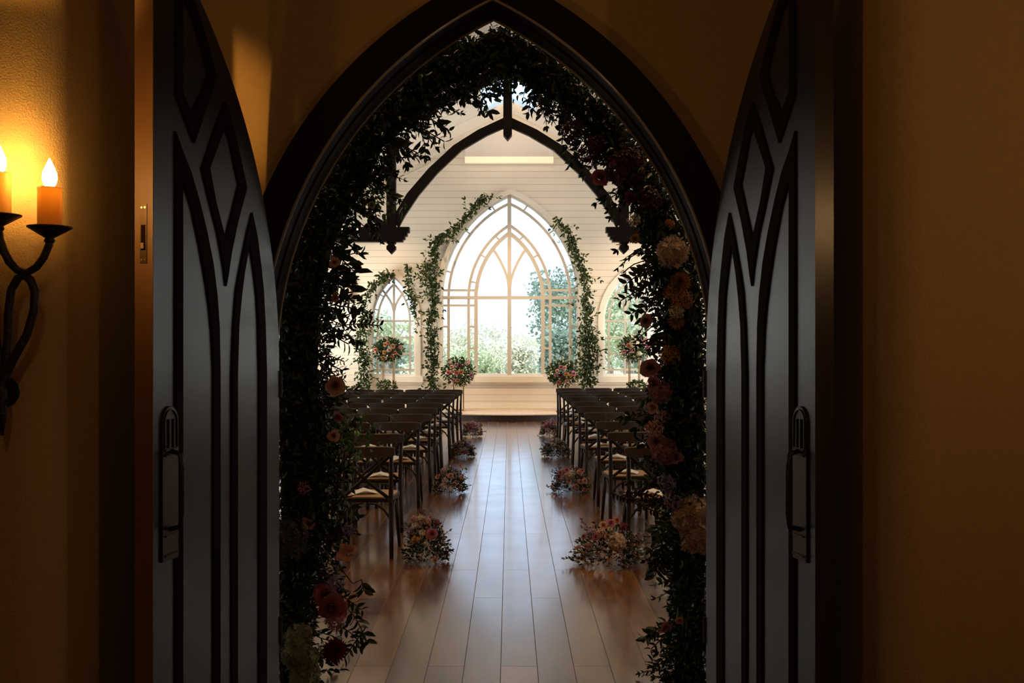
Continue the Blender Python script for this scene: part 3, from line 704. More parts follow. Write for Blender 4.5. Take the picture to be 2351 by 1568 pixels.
def twig(stems, lp, ld, ls, p0, d0, L, leafsize, droop=.3, spacing=.03, curl=.4, pair=True):
    p = Vector(p0); d = Vector(d0).normalized(); pts = [p.copy()]; n = max(3, int(L/spacing)); st = L/n
    for i in range(n):
        d = (d+Vector((random.gauss(0, .10), random.gauss(0, .10), random.gauss(0, .10)-droop*st*3))).normalized(); p = p+d*st; pts.append(p.copy())
        for s in ((-1, 1) if pair else (random.choice((-1, 1)),)):
            sd = d.cross(Vector((random.gauss(0, 1), random.gauss(0, 1), random.gauss(0, 1)))).normalized()
            lp.append(p); ld.append((d*.6+sd*.8*s).normalized()); ls.append(leafsize*random.uniform(.7, 1.15))
    lp.append(p); ld.append(d); ls.append(leafsize)
    stems.tube(pts, [.0028]*(len(pts)-1)+[.001], 4)
    return pts

# ------------------------------------------------------------------ the flower garland round the doorway
SEC = [(640,1620,725),(640,1500,712),(640,1400,722),(638,1300,742),(638,1200,775),(636,1100,770),(634,1000,765),(632,900,748),(634,800,752),(638,700,752)]
secs = [((a, y), (b, y)) for a, y, b in SEC]+[((650,610),(772,620)),((675,540),(785,560)),((705,460),(825,490)),((745,380),(865,430)),((800,295),(895,350)),((850,235),(955,300)),
  ((905,185),(1000,245)),((965,140),(1050,205)),((1020,112),(1100,190)),((1080,98),(1130,165)),((1150,70),(1165,165)),((1200,92),(1212,172)),((1255,120),(1240,235)),((1310,165),(1280,255)),
  ((1370,225),(1330,292)),((1420,275),(1365,340)),((1465,335),(1398,395)),((1500,390),(1440,440)),((1535,450),(1462,500)),((1570,530),(1485,560)),((1595,600),(1505,620)),
  ((1614,690),(1508,700)),((1620,800),(1505,800)),((1622,900),(1498,900)),((1622,1000),(1500,1000)),((1622,1100),(1510,1100)),((1622,1200),(1540,1190)),((1622,1300),(1535,1290)),((1622,1400),(1545,1400)),((1622,1500),(1535,1500)),((1622,1620),(1525,1620))]
GD = 4.95
A3 = np.array([P(*a, GD) for a, b in secs]); B3 = np.array([P(*b, GD) for a, b in secs])
seg = np.linalg.norm(np.diff((A3+B3)/2, axis=0), axis=1); cum = np.concatenate([[0], np.cumsum(seg)]); TOT = cum[-1]
def gsample(n, tlo=-.1, thi=1.02, dep=.17):
    s = rng.random(n)*TOT; i = np.clip(np.searchsorted(cum, s)-1, 0, len(seg)-1); f = ((s-cum[i])/seg[i])[:, None]
    a = A3[i]*(1-f)+A3[i+1]*f; b = B3[i]*(1-f)+B3[i+1]*f
    t = (tlo+(thi-tlo)*rng.random(n))[:, None]
    p = a+(b-a)*t; dp = dep*np.sqrt(np.clip(1-(2*t[:, 0]-1)**2, .1, 1)); p[:, 1] += (rng.random(n)*2-1)*dp
    return p, (b-a)/np.linalg.norm(b-a, axis=1)[:, None], s, t[:, 0]
G = empty('flower_garland', P(1129, 1650, GD), 'thick leafy flower garland framing the inside of the pointed doorway', 'flower garland')
# dark core added inside the leaves to block light
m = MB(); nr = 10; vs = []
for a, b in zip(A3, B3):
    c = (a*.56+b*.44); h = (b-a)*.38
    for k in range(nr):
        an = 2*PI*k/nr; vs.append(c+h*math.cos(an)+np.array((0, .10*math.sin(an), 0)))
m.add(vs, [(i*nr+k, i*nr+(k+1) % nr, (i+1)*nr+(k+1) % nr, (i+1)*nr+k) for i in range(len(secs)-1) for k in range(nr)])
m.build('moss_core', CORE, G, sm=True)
for nm, n, mat, s0, s1, lab in (('foliage', 13000, LEAF_A, .028, .062, None), ('fine_foliage', 14000, LEAF_A, .014, .030, None), ('fresh_foliage', 1500, LEAF_B, .03, .06, 'brighter green leaves'), ('dark_foliage', 5000, LEAF_C, .016, .034, 'plum-dark leaves')):
    p, ow, s, t = gsample(n)
    if nm == 'fresh_foliage':   # gathered in a few clumps
        cc = np.array([P(*q, GD) for q in ((1160,120),(1165,160),(1000,130),(950,190),(780,1030),(790,1000),(740,1180),(860,450),(1600,1200),(1590,1440),(700,500),(1560,1180),(1040,100))])
        k = rng.integers(0, len(cc), n); p = cc[k]+rng.normal(size=(n, 3))*np.array((.07, .06, .07)); p[:, 1] = np.clip(p[:, 1], 4.76, 5.2); d = rdir(n)+np.array((0, 0, -.3))
    else: d = rdir(n)+ow*.35+np.array((0, -.1, -.25))
    # keep clear of the door leaf and jamb behind the wall
    p[:, 1] = np.maximum(p[:, 1], 4.76)
    me = leafmesh(nm, p, d, s0+(s1-s0)*rng.random(n)**1.3, mat); link(nm, me, G)
    if lab: G.children[-1]['label'] = lab
# twigs that break the outline
st = MB(); lp, ld, ls = [], [], []
st2 = MB(); lp2, ld2, ls2 = [], [], []
p, ow, s, t = gsample(230, .75, 1.0, .12)
for k in range(230):
    L = random.uniform(.07, .20); d = Vector(ow[k])*1.0+Vector((random.gauss(0, .5), random.gauss(0, .3), random.gauss(-.3, .5)))
    if k % 4 == 0: twig(st2, lp2, ld2, ls2, p[k], d, L*.9, .030, .5, .02)
    else: twig(st, lp, ld, ls, p[k], d, L, random.choice((.034, .045, .055)), .5, .028)
def spray(p0, p1, size, bend=.0, dens=.026, dark=False, d=GD-.08, pair=True):
    a = P(*p0, d); b = P(*p1, d); T = (st2, lp2, ld2, ls2) if dark else (st, lp, ld, ls)
    n = max(3, int((b-a).length/dens)); pts = []
    up = Vector((0, 0, 1))
    for i in range(n+1):
        q = i/n; p = a.lerp(b, q)+up*math.sin(q*PI)*bend; pts.append(p)
        if i == 0: continue
        dr = (b-a).normalized()
        for s in ((-1, 1) if pair else ((-1)**i,)):
            sd = dr.cross(Vector((random.gauss(0, .3), 1, random.gauss(0, .3)))).normalized()
            T[1].append(p); T[2].append(dr*.55+sd*s*.9+Vector((0, random.gauss(0, .3), -.15))); T[3].append(size*random.uniform(.75, 1.15))
    T[0].tube(pts, .003, 4)
for a, b, sz, bd in (((880,340),(960,352),.062,.02),((930,270),(1030,300),.045,.03),((960,290),(1020,325),.045,.0),((1105,160),(1118,215),.055,0),((1140,150),(1150,212),.055,0),((1125,60),(1130,100),.09,0),
    ((750,560),(815,625),.085,0),((760,600),(800,660),.09,0),((740,640),(815,700),.08,.03),((745,760),(800,790),.06,0),((770,420),(790,470),.07,0),
    ((1540,600),(1440,650),.06,.02),((1550,620),(1425,690),.055,.0),((1540,660),(1450,720),.055,0),((1550,560),(1480,620),.06,.0),((1560,700),(1480,660),.05,.0),((1545,760),(1490,800),.055,0),
    ((1240,220),(1245,262),.05,0),((1330,270),(1370,345),.05,0),((1300,250),(1290,330),.04,0),((830,1330),(835,1355),.07,0),((700,1330),(830,1400),.05,.02),((800,1400),(840,1470),.06,.02),((840,1440),(790,1510),.055,0),((760,1440),(830,1480),.05,.03),
    ((1540,1300),(1500,1290),.05,0),((1545,1180),(1500,1230),.06,0),((1530,1200),(1505,1320),.07,0),((1560,1480),(1500,1530),.045,0),((1545,1440),(1495,1490),.045,0)):
    spray(a, b, sz, bd)
for a, b, sz, bd in (((760,700),(850,722),.030,.01),((740,760),(872,748),.034,.02),((730,780),(800,770),.03,.0),((740,810),(790,830),.03,0),((745,830),(785,850),.03,0),((740,1250),(800,1200),.035,.0),((730,1240),(815,1215),.03,.0),((1400,1130),(1540,1190),.028,.0),((1430,1140),(1500,1140),.03,.02),
    ((1330,290),(1285,300),.032,.0),((1370,320),(1320,310),.032,.02),((1390,360),(1330,370),.032,0),((1360,270),(1295,250),.03,.02),((1420,1130),(1540,1160),.03,.02),((740,880),(790,870),.03,.0)):
    spray(a, b, sz, bd, .018, True)
for S, LP, LD, LS, nm, mt, lab in ((st, lp, ld, ls, 'leafy_sprays', LEAF_A, None), (st2, lp2, ld2, ls2, 'dark_sprays', LEAF_C, 'plum-dark sprays')):
    LP = np.array([tuple(v) for v in LP]); LD = np.array([tuple(v) for v in LD]); LP[:, 1] = np.maximum(LP[:, 1], 4.75)
    o = link(nm, leafmesh(nm, LP, LD, LS, mt, width=.46), G)
    if lab: o['label'] = lab
    S.build('twigs', STEM, G)
# blooms: kind, colour, px, py, radius in px, facing
BL = [('garden_rose','blush',770,885,22,'dusty pink rose'),('rose','blush',768,602,13,0),('rose','blush',770,682,12,0),('rose','pink',776,958,12,0),('rose','blush',766,1000,15,0),
      ('lily','blush',795,1272,34,'pale peach lily'),('chrysanthemum','wine',769,1494,26,'wine red chrysanthemum on a bare stem'),('garden_rose','rose',760,1395,30,'dusty rose bloom'),('lily','pink',780,1405,30,0),('rose','rose',745,1365,26,0),
      ('carnation','mauve',770,1425,22,0),('hydrangea','green',690,1500,40,'pale green hydrangea'),('hydrangea','green',685,1465,30,0),('hydrangea','grey',668,1240,44,'greyish hydrangea'),('rose','blush',700,1450,16,0),
      ('hydrangea','green',700,1550,32,0),('rose','mauve',706,1205,16,0),('blossom','lilac',770,1340,18,0),('blossom','lilac',800,1215,14,0),('rose','cream',700,1210,10,0),('blossom','mauve',700,1120,14,0),('rose','green',853,470,9,0),
      ('garden_rose','rose',1378,407,22,'red rose hanging against the truss'),('hydrangea','plum',1438,385,42,'dark hydrangea'),('carnation','plum',1350,350,22,0),('carnation','plum',1370,330,20,0),('blossom','plum',1310,300,22,0),('rose','wine',1448,455,14,0),
      ('rose','ochre',1458,548,12,0),('blossom','cream',1455,505,14,0),('hydrangea','beige',1545,580,36,'beige hydrangea'),('chrysanthemum','ochre',1563,648,24,'amber chrysanthemum'),('carnation','ochre',1548,670,22,0),('carnation','amber',1567,688,22,0),
      ('chrysanthemum','ochre',1553,738,17,0),('carnation','cream',1553,716,16,0),('carnation','ochre',1540,815,22,0),('garden_rose','mauve',1483,737,17,'mauve rose on the inner edge'),('garden_rose','mauve',1493,845,22,0),('rose','mauve',1500,880,18,0),
      ('hydrangea','mauve',1515,900,24,0),('rose','blush',1498,935,14,0),('garden_rose','mauve',1508,1015,20,0),('hydrangea','mauve',1525,1035,30,'mauve hydrangea'),('blossom','blush',1503,985,18,0),('hydrangea','beige',1590,1185,42,'large beige hydrangea'),('hydrangea','beige',1600,1235,34,0),
      ('rose','pink',1528,1440,14,'bright pink rose'),('rose','blush',1560,1425,10,0),('blossom','lilac',1545,1150,18,0),('blossom','lilac',1530,1110,20,0),('carnation','amber',1538,515,10,0),('rose','mauve',1552,1050,16,0),('carnation','plum',1490,460,26,0),('blossom','mauve',1520,960,16,0)]
for kd, cl, px, py, r, lb in BL:
    d = GD-.16+random.uniform(-.02, .03)
    flower(kd, cl, P(px, py, d), r/F*d, G, (random.gauss(0, .35), -1, random.gauss(.1, .3)), lb or None)
for L in ([(640,1492,4.85), (700,1491,4.82), (760,1494,4.8)], [(1550,585,4.9), (1510,588,4.82), (1480,598,4.80), (1455,607,4.80), (1440,618,4.80), (1431,627,4.80)], [(778,1300,4.8), (810,1340,4.8), (830,1330,4.8)]):
    MB().tube([P(*q) for q in L], .003, 6).build('bare_stem', STEM, G, sm=True)
flower('blossom', 'plum', P(1431, 627, 4.8), .012, G, (0, -1, 0), 'dark bud at the tip of a bare curved stem')

# ------------------------------------------------------------------ chairs
def mkchair():
    t = empty('crossback_chair', (0, 0, 0), 'x', 'chair')
    k = dict(world=False)
    seat_o = [(-.19, .0), (-.205, .10), (-.225, .30), (-.215, .40), (-.15, .44), (.15, .44), (.215, .40), (.225, .30), (.205, .10), (.19, .0)]
    hprism(MB(), seat_o, .43, .458).build('seat_frame', CHW, t, **k)
    hprism(MB(), [(x*.93, .02+y*.93) for x, y in seat_o], .4575, .466).build('seat', SEATM, t, **k)
    for s in (-1, 1):
        MB().tube([(s*.215, -.085, 0), (s*.208, -.045, .20), (s*.200, -.012, .43), (s*.203, -.022, .62), (s*.212, -.062, .84)], [.0165, .019, .020, .018, .015], 8).build('leg', CHW, t, sm=True, **k)
        MB().tube([(s*.215, .40, 0), (s*.20, .37, .25), (s*.190, .355, .43)], [.013, .018, .020], 8).build('leg', CHW, t, sm=True, **k)
    # curved crest rail
    m = MB(); n = 10; vs = []
    for i in range(n+1):
        x = -.238+.476*i/n; yy = -.062-.05*(1-(x/.238)**2); e = 1-.28*abs(x/.238)**6
        zc = .838; h = .045*e
        vs += [(x, yy-.011, zc-h), (x, yy+.009, zc-h), (x, yy+.009, zc+h*.85), (x, yy-.001, zc+h), (x, yy-.011, zc+h*.85)]
    m.add(vs, [(i*5+j, i*5+(j+1) % 5, (i+1)*5+(j+1) % 5, (i+1)*5+j) for i in range(n) for j in range(5)]+[(4, 3, 2, 1, 0), tuple(n*5+j for j in range(5))])
    m.build('crest_rail', RAILM, t, sm=False, **k)
    for s in (-1, 1):
        pts = []
        for i in range(9):
            q = i/8; pts.append((s*(-.198+.375*q), -.050-.045*math.sin(q*PI)+.030*q, .80-.33*q))
        MB().tube(pts, .0145, 6, flat=.55).build('cross_slat', CHW, t, sm=True, **k)
    for s in (-1, 1):
        pts = [(s*.205, -.03, .24), (s*.19, -.025, .31), (s*.15, -.018, .37), (s*.09, -.012, .415), (s*.02, -.010, .425)]
        MB().tube(pts, .010, 6).build('brace', CHW, t, sm=True, **k)
        MB().tube([(s*.207, -.03, .26), (s*.205, .06, .36), (s*.2, .2, .415), (s*.197, .30, .36), (s*.2, .36, .27)], .009, 6).build('brace', CHW, t, sm=True, **k)
    return t
def dup(root, loc, rz, **kw):
    r = root.copy(); COL.objects.link(r); r.location = loc; r.rotation_euler = (0, 0, rz); ORG[r.name] = Vector(loc)
    for ch in list(root.children):
        c = ch.copy(); COL.objects.link(c); c.parent = r
        for g in ch.children: d = g.copy(); COL.objects.link(d); d.parent = c
    tag(r, **kw); return r
proto = mkchair()
def mkprog():
    m = MB(); vs = []
    # folded sheet: two leaves meeting in a low ridge
    m.add([(-.10, -.07, 0), (0, -.075, .030), (.10, -.07, .002), (-.10, .07, 0), (0, .075, .034), (.10, .07, .002),
           (-.10, -.07, .003), (0, -.075, .033), (.10, -.07, .005), (-.10, .07, .003), (0, .075, .037), (.10, .07, .005)],
          [(0, 1, 4, 3), (1, 2, 5, 4), (6, 7, 10, 9), (7, 8, 11, 10), (0, 1, 7, 6), (1, 2, 8, 7), (3, 4, 10, 9), (4, 5, 11, 10), (0, 3, 9, 6), (2, 5, 11, 8)])
    return m.mesh('folded_program')
progme = mkprog(); progme.materials.append(PAPER)
ORD = ['first', 'second', 'third', 'fourth', 'fifth', 'sixth', 'seventh', 'eighth', 'ninth', 'tenth']
SEATN = ['aisle seat', 'second seat in', 'third seat in', 'fourth seat in', 'fifth seat in', 'sixth seat in']
left = [(1023, 907), (994, 927), (968, 966), (949, 992), (935.5, 1004), (924, 1016.5), (913, 1035.6), (905, 1044.5), (899, 1054), (893.7, 1062)]
right = [(1024.8, 1436), (989.7, 1393), (965.5, 1367.4), (945.7, 1340), (932, 1326), (921, 1311.6), (910, 1299), (903.6, 1291), (897, 1282), (890.5, 1276.5)]
first = True
for side, rows, lim in ((-1, left, 765), (1, right, 1510)):
    for i, (ry, ex) in enumerate(rows):
        s = (ry-CY)/(EYE-.883); d = F/s; X = (ex-CX)/s
        n = max(1, math.ceil(abs(lim-ex)/(.5*s)))
        if side == -1 and i >= 6: n = min(n, 5)
        n = min(n, 6)
        for j in range(n):
            x = X+side*(.238+.505*j); rz = random.gauss(0, .05); y = d+.06+random.gauss(0, .015)
            sd = 'left' if side < 0 else 'right'
            kw = dict(label='dark cross-back chair %s of aisle, %s row from doors, %s' % (sd, ORD[i], SEATN[j]), cat='chair', group='cross-back chairs in rows either side of the aisle')
            if first:
                c = proto; c.location = (x, y, 0); c.rotation_euler = (0, 0, rz); tag(c, **kw); first = False
            else: c = dup(proto, (x, y, 0), rz, **kw)
            pr = bpy.data.objects.new('folded_program', progme); COL.objects.link(pr)
            off = Vector((random.gauss(0, .02), .20+random.gauss(0, .02), 0)); off.rotate(Matrix.Rotation(rz, 3, 'Z'))
            pr.location = (x+off.x, y+off.y, .4665); pr.rotation_euler = (0, 0, rz+random.gauss(0, .35))
            tag(pr, 'cream folded program on chair %s of aisle, %s row from doors, %s' % (sd, ORD[i], SEATN[j]), 'program', 'folded programs on the seats')

# ------------------------------------------------------------------ floor arrangements
def mound(px0, px1, ytop, ybase, label, blooms, seed, lmix=(.6, .4)):
    s = (ybase-CY)/EYE; d = F/s; x = ((px0+px1)/2-CX)/s; w = (px1-px0)/s/2; h = (ybase-ytop)/s
    d += w*.45
    t = empty('floor_arrangement', (x, d, 0), label, 'flower arrangement', 'flower arrangements along the aisle')
    random.seed(seed)
    n = 900; q = rdir(n); q[:, 2] = np.abs(q[:, 2]); rad = (.45+.5*rng.random(n)**.6)[:, None]
    dims = np.array((w*.92, w*.75, h*.80)); p = q*rad*dims+np.array((x, d, .015)); dr = q+rdir(n)*.7
    k = int(n*lmix[0])
    link('foliage', leafmesh('foliage', p[:k], dr[:k], .022+.028*rng.random(k), LEAF_A), t)
    o = link('dark_foliage', leafmesh('dark_foliage', p[k:], dr[k:], .016+.022*rng.random(n-k), LEAF_C), t); o['label'] = 'plum-dark leaves'
    S = MB(); lp, ld, ls = [], [], []
    for j in range(26):
        a = random.random()*2*PI; e = random.uniform(-.05, .9)
        v = Vector((math.cos(a)*math.cos(e), math.sin(a)*math.cos(e), math.sin(e)))
        st_ = Vector((x+v.x*w*.6, d+v.y*w*.5, .03+v.z*h*.6)); twig(S, lp, ld, ls, st_, v, w*random.uniform(.3, .6), .030, .2 if v.z > .3 else .02, .022)
    LP = np.array([tuple(v) for v in lp]); LP[:, 2] = np.maximum(LP[:, 2], .012)
    o = link('sprigs', leafmesh('sprigs', LP, np.array([tuple(v) for v in ld]), ls, LEAF_A), t); S.build('twigs', STEM, t)
    for nm_, mt_, k_ in (('small_buds', FM['ochre'], 90), ('small_buds', FM['beige'], 70), ('small_buds', FM['mauve'], 110)):
        q = rdir(k_); q[:, 2] = np.abs(q[:, 2]); q[:, 1] = -np.abs(q[:, 1]); pb = q*dims*(.88+.2*rng.random(k_))[:, None]+np.array((x, d, .02))
        o = link(nm_, leafmesh(nm_, pb, rdir(k_), .012+.014*rng.random(k_), mt_, width=.9), t); o['kind'] = 'stuff'
    for kd, cl, fx, fy, r in blooms:
        px = px0+(px1-px0)*fx; py = ytop+(ybase-ytop)*fy
        X = (px-CX)/s; Z = (ybase-py)/s
        yy = math.sqrt(max(0, 1-((X-x)/w)**2-min(.95, (Z/h))**2*.9)); pos = Vector((X, d-w*.78*yy, max(Z, r)))
        nrm = Vector(((X-x)/w*.8, -.55-yy*.5, .35+Z/h*.6))
        flower(kd, cl, pos, r*.74, t, nrm)
    return t
mound(918, 1035, 1168, 1293, 'flower mound with mauve rose beside the first chair row, left of aisle',
      [('garden_rose','rose',.64,.44,.058),('rose','blush',.70,.96,.034),('blossom','cream',.45,.42,.03),('blossom','cream',.52,.62,.026),('blossom','peach',.55,.22,.035),('blossom','cream',.30,.30,.03),('blossom','mauve',.28,.20,.04),
       ('blossom','ochre',.30,.55,.035),('carnation','wine',.72,.26,.035),('blossom','lilac',.20,.40,.04),('blossom','ochre',.38,.55,.03),('blossom','plum',.45,.08,.035),('blossom','cream',.42,.15,.03),('rose','peach',.56,.50,.022)], 11)
mound(990, 1072, 1065, 1134, 'flower mound with peach roses beside the third row, left of aisle',
      [('garden_rose','blush',.55,.38,.05),('rose','blush',.80,.10,.04),('rose','peach',.66,.66,.045),('rose','blush',.18,.42,.04),('blossom','beige',.4,.55,.05),('blossom','beige',.34,.72,.045),('rose','amber',.96,.20,.03),('blossom','mauve',.35,.22,.045),('rose','blush',.86,.45,.035),('blossom','cream',.55,.78,.04),('rose','peach',.80,.82,.035)], 12)
mound(1030, 1090, 1006, 1050, 'low flower mound with amber blooms beside the fifth row, left of aisle',
      [('rose','amber',.30,.62,.045),('rose','mauve',.45,.40,.045),('blossom','blush',.62,.60,.05),('blossom','lilac',.75,.35,.045),('rose','ochre',.5,.72,.04),('blossom','mauve',.25,.35,.05),('rose','blush',.72,.70,.035)], 13)
mound(1058, 1110, 963, 1003, 'rounded pink flower mound before the stage, left of aisle',
      [('garden_rose','pink',.42,.48,.07),('rose','mauve',.15,.35,.06),('rose','blush',.72,.35,.05),('blossom','mauve',.55,.22,.06),('rose','mauve',.30,.25,.05),('blossom','lilac',.6,.7,.05),('blossom','beige',.8,.55,.04)], 14)
mound(1310, 1490, 1190, 1302, 'wide flower mound with white hydrangea beside the first row, right of aisle',
      [('hydrangea','beige',.58,.45,.085),('rose','pink',.52,.10,.05),('garden_rose','blush',.42,.14,.05),('rose','pink',.32,.36,.045),('rose','coral',.60,.06,.04),('blossom','blush',.38,.28,.05),('blossom','lilac',.26,.30,.05),('rose','rose',.17,.38,.03),('carnation','wine',.68,.18,.04),('rose','cream',.50,.20,.03),('blossom','grey',.3,.75,.05),('rose','blush',.46,.34,.035),('carnation','mauve',.22,.55,.035)], 15)
mound(1262, 1360, 1064, 1132, 'flower mound with peach and pink roses beside the third row, right of aisle',
      [('rose','pink',.40,.22,.045),('rose','peach',.45,.55,.04),('rose','peach',.72,.60,.045),('rose','blush',.82,.58,.05),('rose','pink',.82,.88,.035),('blossom','cream',.52,.34,.06),('rose','rose',.25,.32,.045),('blossom','blush',.6,.75,.045),('rose','blush',.70,.30,.045),('rose','pink',.76,.25,.04),('blossom','beige',.4,.4,.045),('blossom','mauve',.3,.5,.045)], 16)
mound(1242, 1314, 1004, 1050, 'green flower mound with one yellow bloom beside the fifth row, right of aisle',
      [('rose','ochre',.52,.46,.055),('rose','cream',.38,.35,.045),('blossom','green',.55,.15,.05),('blossom','grey',.25,.6,.045),('blossom','green',.7,.5,.045)], 17)
mound(1238, 1284, 960, 1001, 'lilac pink flower mound before the stage, right of aisle',
      [('blossom','pink',.40,.35,.07),('blossom','mauve',.60,.30,.07),('blossom','mauve',.42,.65,.06),('blossom','lilac',.65,.12,.05),('blossom','pink',.25,.45,.05),('rose','mauve',.7,.55,.05),('blossom','beige',.5,.8,.05)], 18)
random.seed(99)

# ------------------------------------------------------------------ stage arrangements on gold stands
def stand(px, py, wpx, hpx, d, legs, label, blooms, seed):
    s = F/d; x = (px-CX)/s; z = EYE-(py-CY)/s; w = wpx/2/s; h = hpx/2/s; random.seed(seed)
    t = empty('pedestal_arrangement', (x, d, .15), label, 'flower arrangement', 'flower arrangements on gold stands')
    st_ = MB(); hw = legs/2/s; zt = z-h*.55; r = .009
    for a in (-1, 1):
        for b in (-1, 1): st_.box(x+a*hw-r, x+a*hw+r, d+b*hw-r, d+b*hw+r, .15, zt)
    for zz in (.152, zt-.02):
        for a in (-1, 1):
            st_.box(x-hw-r, x+hw+r, d+a*hw-r, d+a*hw+r, zz, zz+2*r); st_.box(x+a*hw-r, x+a*hw+r, d-hw-r, d+hw+r, zz, zz+2*r)
    sto = st_.build('stand', GOLD, t)
    MB().box(x-hw, x+hw, d-hw, d+hw, zt-.006, zt+.004).build('stand_top', GOLD, t)
    MB().lathe([(hw*.5, 0), (hw*.8, .06), (hw*.7, .10)], (x, d, zt+.004)).build('bowl', BRASSD, t)
    n = 1000; q = rdir(n); rad = (.35+.62*rng.random(n)**.7)[:, None]; p = q*rad*np.array((w, w*.8, h))+np.array((x, d, z)); dr = q+rdir(n)*.8
    p[:, 1] = np.minimum(p[:, 1], YB-.12)
    link('foliage', leafmesh('foliage', p, dr, .05+.05*rng.random(n), VINE), t)
    p2 = rdir(160)*np.array((w*1.15, w*.8, h*1.15))+np.array((x, d, z)); p2[:, 1] = np.minimum(p2[:, 1], YB-.12)
    o = link('airy_sprigs', leafmesh('airy_sprigs', p2, rdir(160), .04+.03*rng.random(160), FM['cream']), t); o['label'] = 'pale airy sprigs'
    for kd, cl, fx, fy, r in blooms:
        X = x+(fx-.5)*2*w; Z = z+(.5-fy)*2*h; yy = math.sqrt(max(.05, 1-((X-x)/w)**2-((Z-z)/h)**2))
        flower(kd, cl, (X, d-w*.85*yy, Z), r, t, ((X-x)/w*.6, -1, (Z-z)/h*.6+.1))
    return t
stand(1053, 853, 74, 64, 22.3, 22, 'peach rose arrangement on gold stand, left edge of the big window',
      [('rose','coral',.20,.52,.055),('rose','coral',.45,.53,.055),('rose','amber',.60,.50,.058),('rose','peach',.36,.82,.05),('rose','peach',.48,.80,.05),('rose','pink',.90,.62,.05),('garden_rose','mauve',.45,.25,.055),('rose','blush',.30,.32,.05),('rose','plum',.56,.28,.05),('rose','blush',.25,.15,.04),('rose','peach',.33,.48,.04),('blossom','blush',.78,.2,.05)], 21)
stand(1293, 857, 76, 60, 22.3, 22, 'dusky rose arrangement on gold stand, right edge of the big window',
      [('rose','blush',.52,.28,.055),('rose','pink',.80,.50,.058),('rose','amber',.58,.52,.055),('rose','blush',.60,.78,.05),('rose','coral',.34,.84,.05),('rose','blush',.30,.40,.05),('garden_rose','mauve',.42,.25,.05),('rose','plum',.40,.55,.05),('rose','mauve',.25,.55,.045),('rose','amber',.70,.58,.04)], 22)
stand(892, 803, 72, 56, 22.5, 24, 'tall stand of peach and pink roses before the left window',
      [('rose','coral',.12,.50,.05),('rose','peach',.44,.28,.06),('rose','peach',.68,.35,.06),('rose','amber',.42,.60,.05),('rose','amber',.36,.82,.05),('rose','blush',.58,.50,.05),('rose','peach',.75,.62,.05),('rose','blush',.90,.40,.05),('rose','coral',.52,.20,.045),('rose','amber',.66,.74,.045)], 23)
stand(1456, 800, 74, 58, 22.5, 22, 'tall stand of pink roses and white hydrangea before the right window',
      [('hydrangea','cream',.46,.32,.10),('rose','coral',.30,.38,.06),('rose','pink',.88,.45,.06),('rose','blush',.36,.58,.06),('rose','blush',.74,.25,.05),('rose','blush',.15,.62,.055),('rose','coral',.80,.20,.045),('rose','blush',.90,.15,.045),('blossom','cream',.6,.7,.05)], 24)
random.seed(77)

# ------------------------------------------------------------------ smilax vines on the end wall
def vine(path, label, n, width=9, size=.10, d=YB-.16):
    """path of (px,py,halfwidth px)"""
    pts = [P(x, y, d) for x, y, w in path]; t = empty('smilax_vine', pts[-1], label, 'vine', 'leafy vines trained on the end wall')
    MB().tube(pts, .008, 5).build('stem', STEM, t)
    seglen = np.array([(pts[i+1]-pts[i]).length for i in range(len(pts)-1)]); wts = seglen*np.array([(path[i][2]+path[i+1][2])/2 for i in range(len(path)-1)])
    ii = rng.choice(len(seglen), n, p=wts/wts.sum()); f = rng.random(n)
    p = np.array([tuple(pts[i].lerp(pts[i+1], q)) for i, q in zip(ii, f)]); hw = np.array([(path[i][2]*(1-q)+path[i+1][2]*q) for i, q in zip(ii, f)])/F*d
    # clump
    cl = np.sin(p[:, 2]*19+p[:, 0]*13)*.45
    p[:, 0] += (rng.normal(size=n)*.50+cl*.5)*hw; p[:, 2] += rng.normal(size=n)*.35*hw; p[:, 1] += rng.random(n)*.13-.10
    p[:, 1] = np.minimum(p[:, 1], YB-.12)
    p[:, 2] = np.maximum(p[:, 2], .33)
    dr = rdir(n)*np.array((1, .6, 1))+np.array((0, -.4, -.3))
    link('leaves', leafmesh('leaves', p, dr, size*(.6+.6*rng.random(n)), VINE, width=.5), t)
    S = MB(); lp, ld, ls = [], [], []
    for k in range(int(n/28)):
        j = rng.integers(0, n); v = Vector((random.gauss(0, 1), -.2, random.gauss(-.2, .8)))
        twig(S, lp, ld, ls, p[j], v, random.uniform(.15, .35), size, .3, .06, pair=False)
    LP = np.array([tuple(v) for v in lp]); LP[:, 1] = np.minimum(LP[:, 1], YB-.12); LP[:, 2] = np.maximum(LP[:, 2], .38)
    link('tendril_leaves', leafmesh('tendril_leaves', LP, np.array([tuple(v) for v in ld]), ls, VINE, width=.5), t); S.build('tendrils', GSTEM, t)
    return t
vine([(1122,450,6),(1105,462,11),(1085,482,10),(1062,508,10),(1040,530,9),(1015,545,11),(996,562,13),(1000,585,8),(990,612,18),(986,628,22),(990,650,20),(993,672,16),(998,700,11),(990,735,11),(993,770,14),(990,805,15),(996,835,13),(992,865,12),(996,888,12),(996,925,4)],
     'long smilax vine climbing the left edge of the big window', 1500)
vine([(1276,496,4),(1284,515,8),(1297,522,5),(1305,540,11),(1315,565,12),(1322,585,10),(1330,605,16),(1345,622,12),(1340,645,10),(1350,665,10),(1342,690,10),(1350,715,14),(1345,742,12),(1352,770,22),(1345,800,26),(1352,828,26),(1350,850,20),(1348,880,18),(1350,925,6)],
     'long smilax vine climbing the right edge of the big window', 1500)
vine([(905,628,6),(890,630,12),(872,645,12),(855,658,9),(842,680,10),(836,705,12),(838,735,10),(828,765,9),(830,800,16),(838,830,14),(836,860,16),(835,885,18),(836,902,9)],
     'smilax vine round the left edge of the small left window', 900)
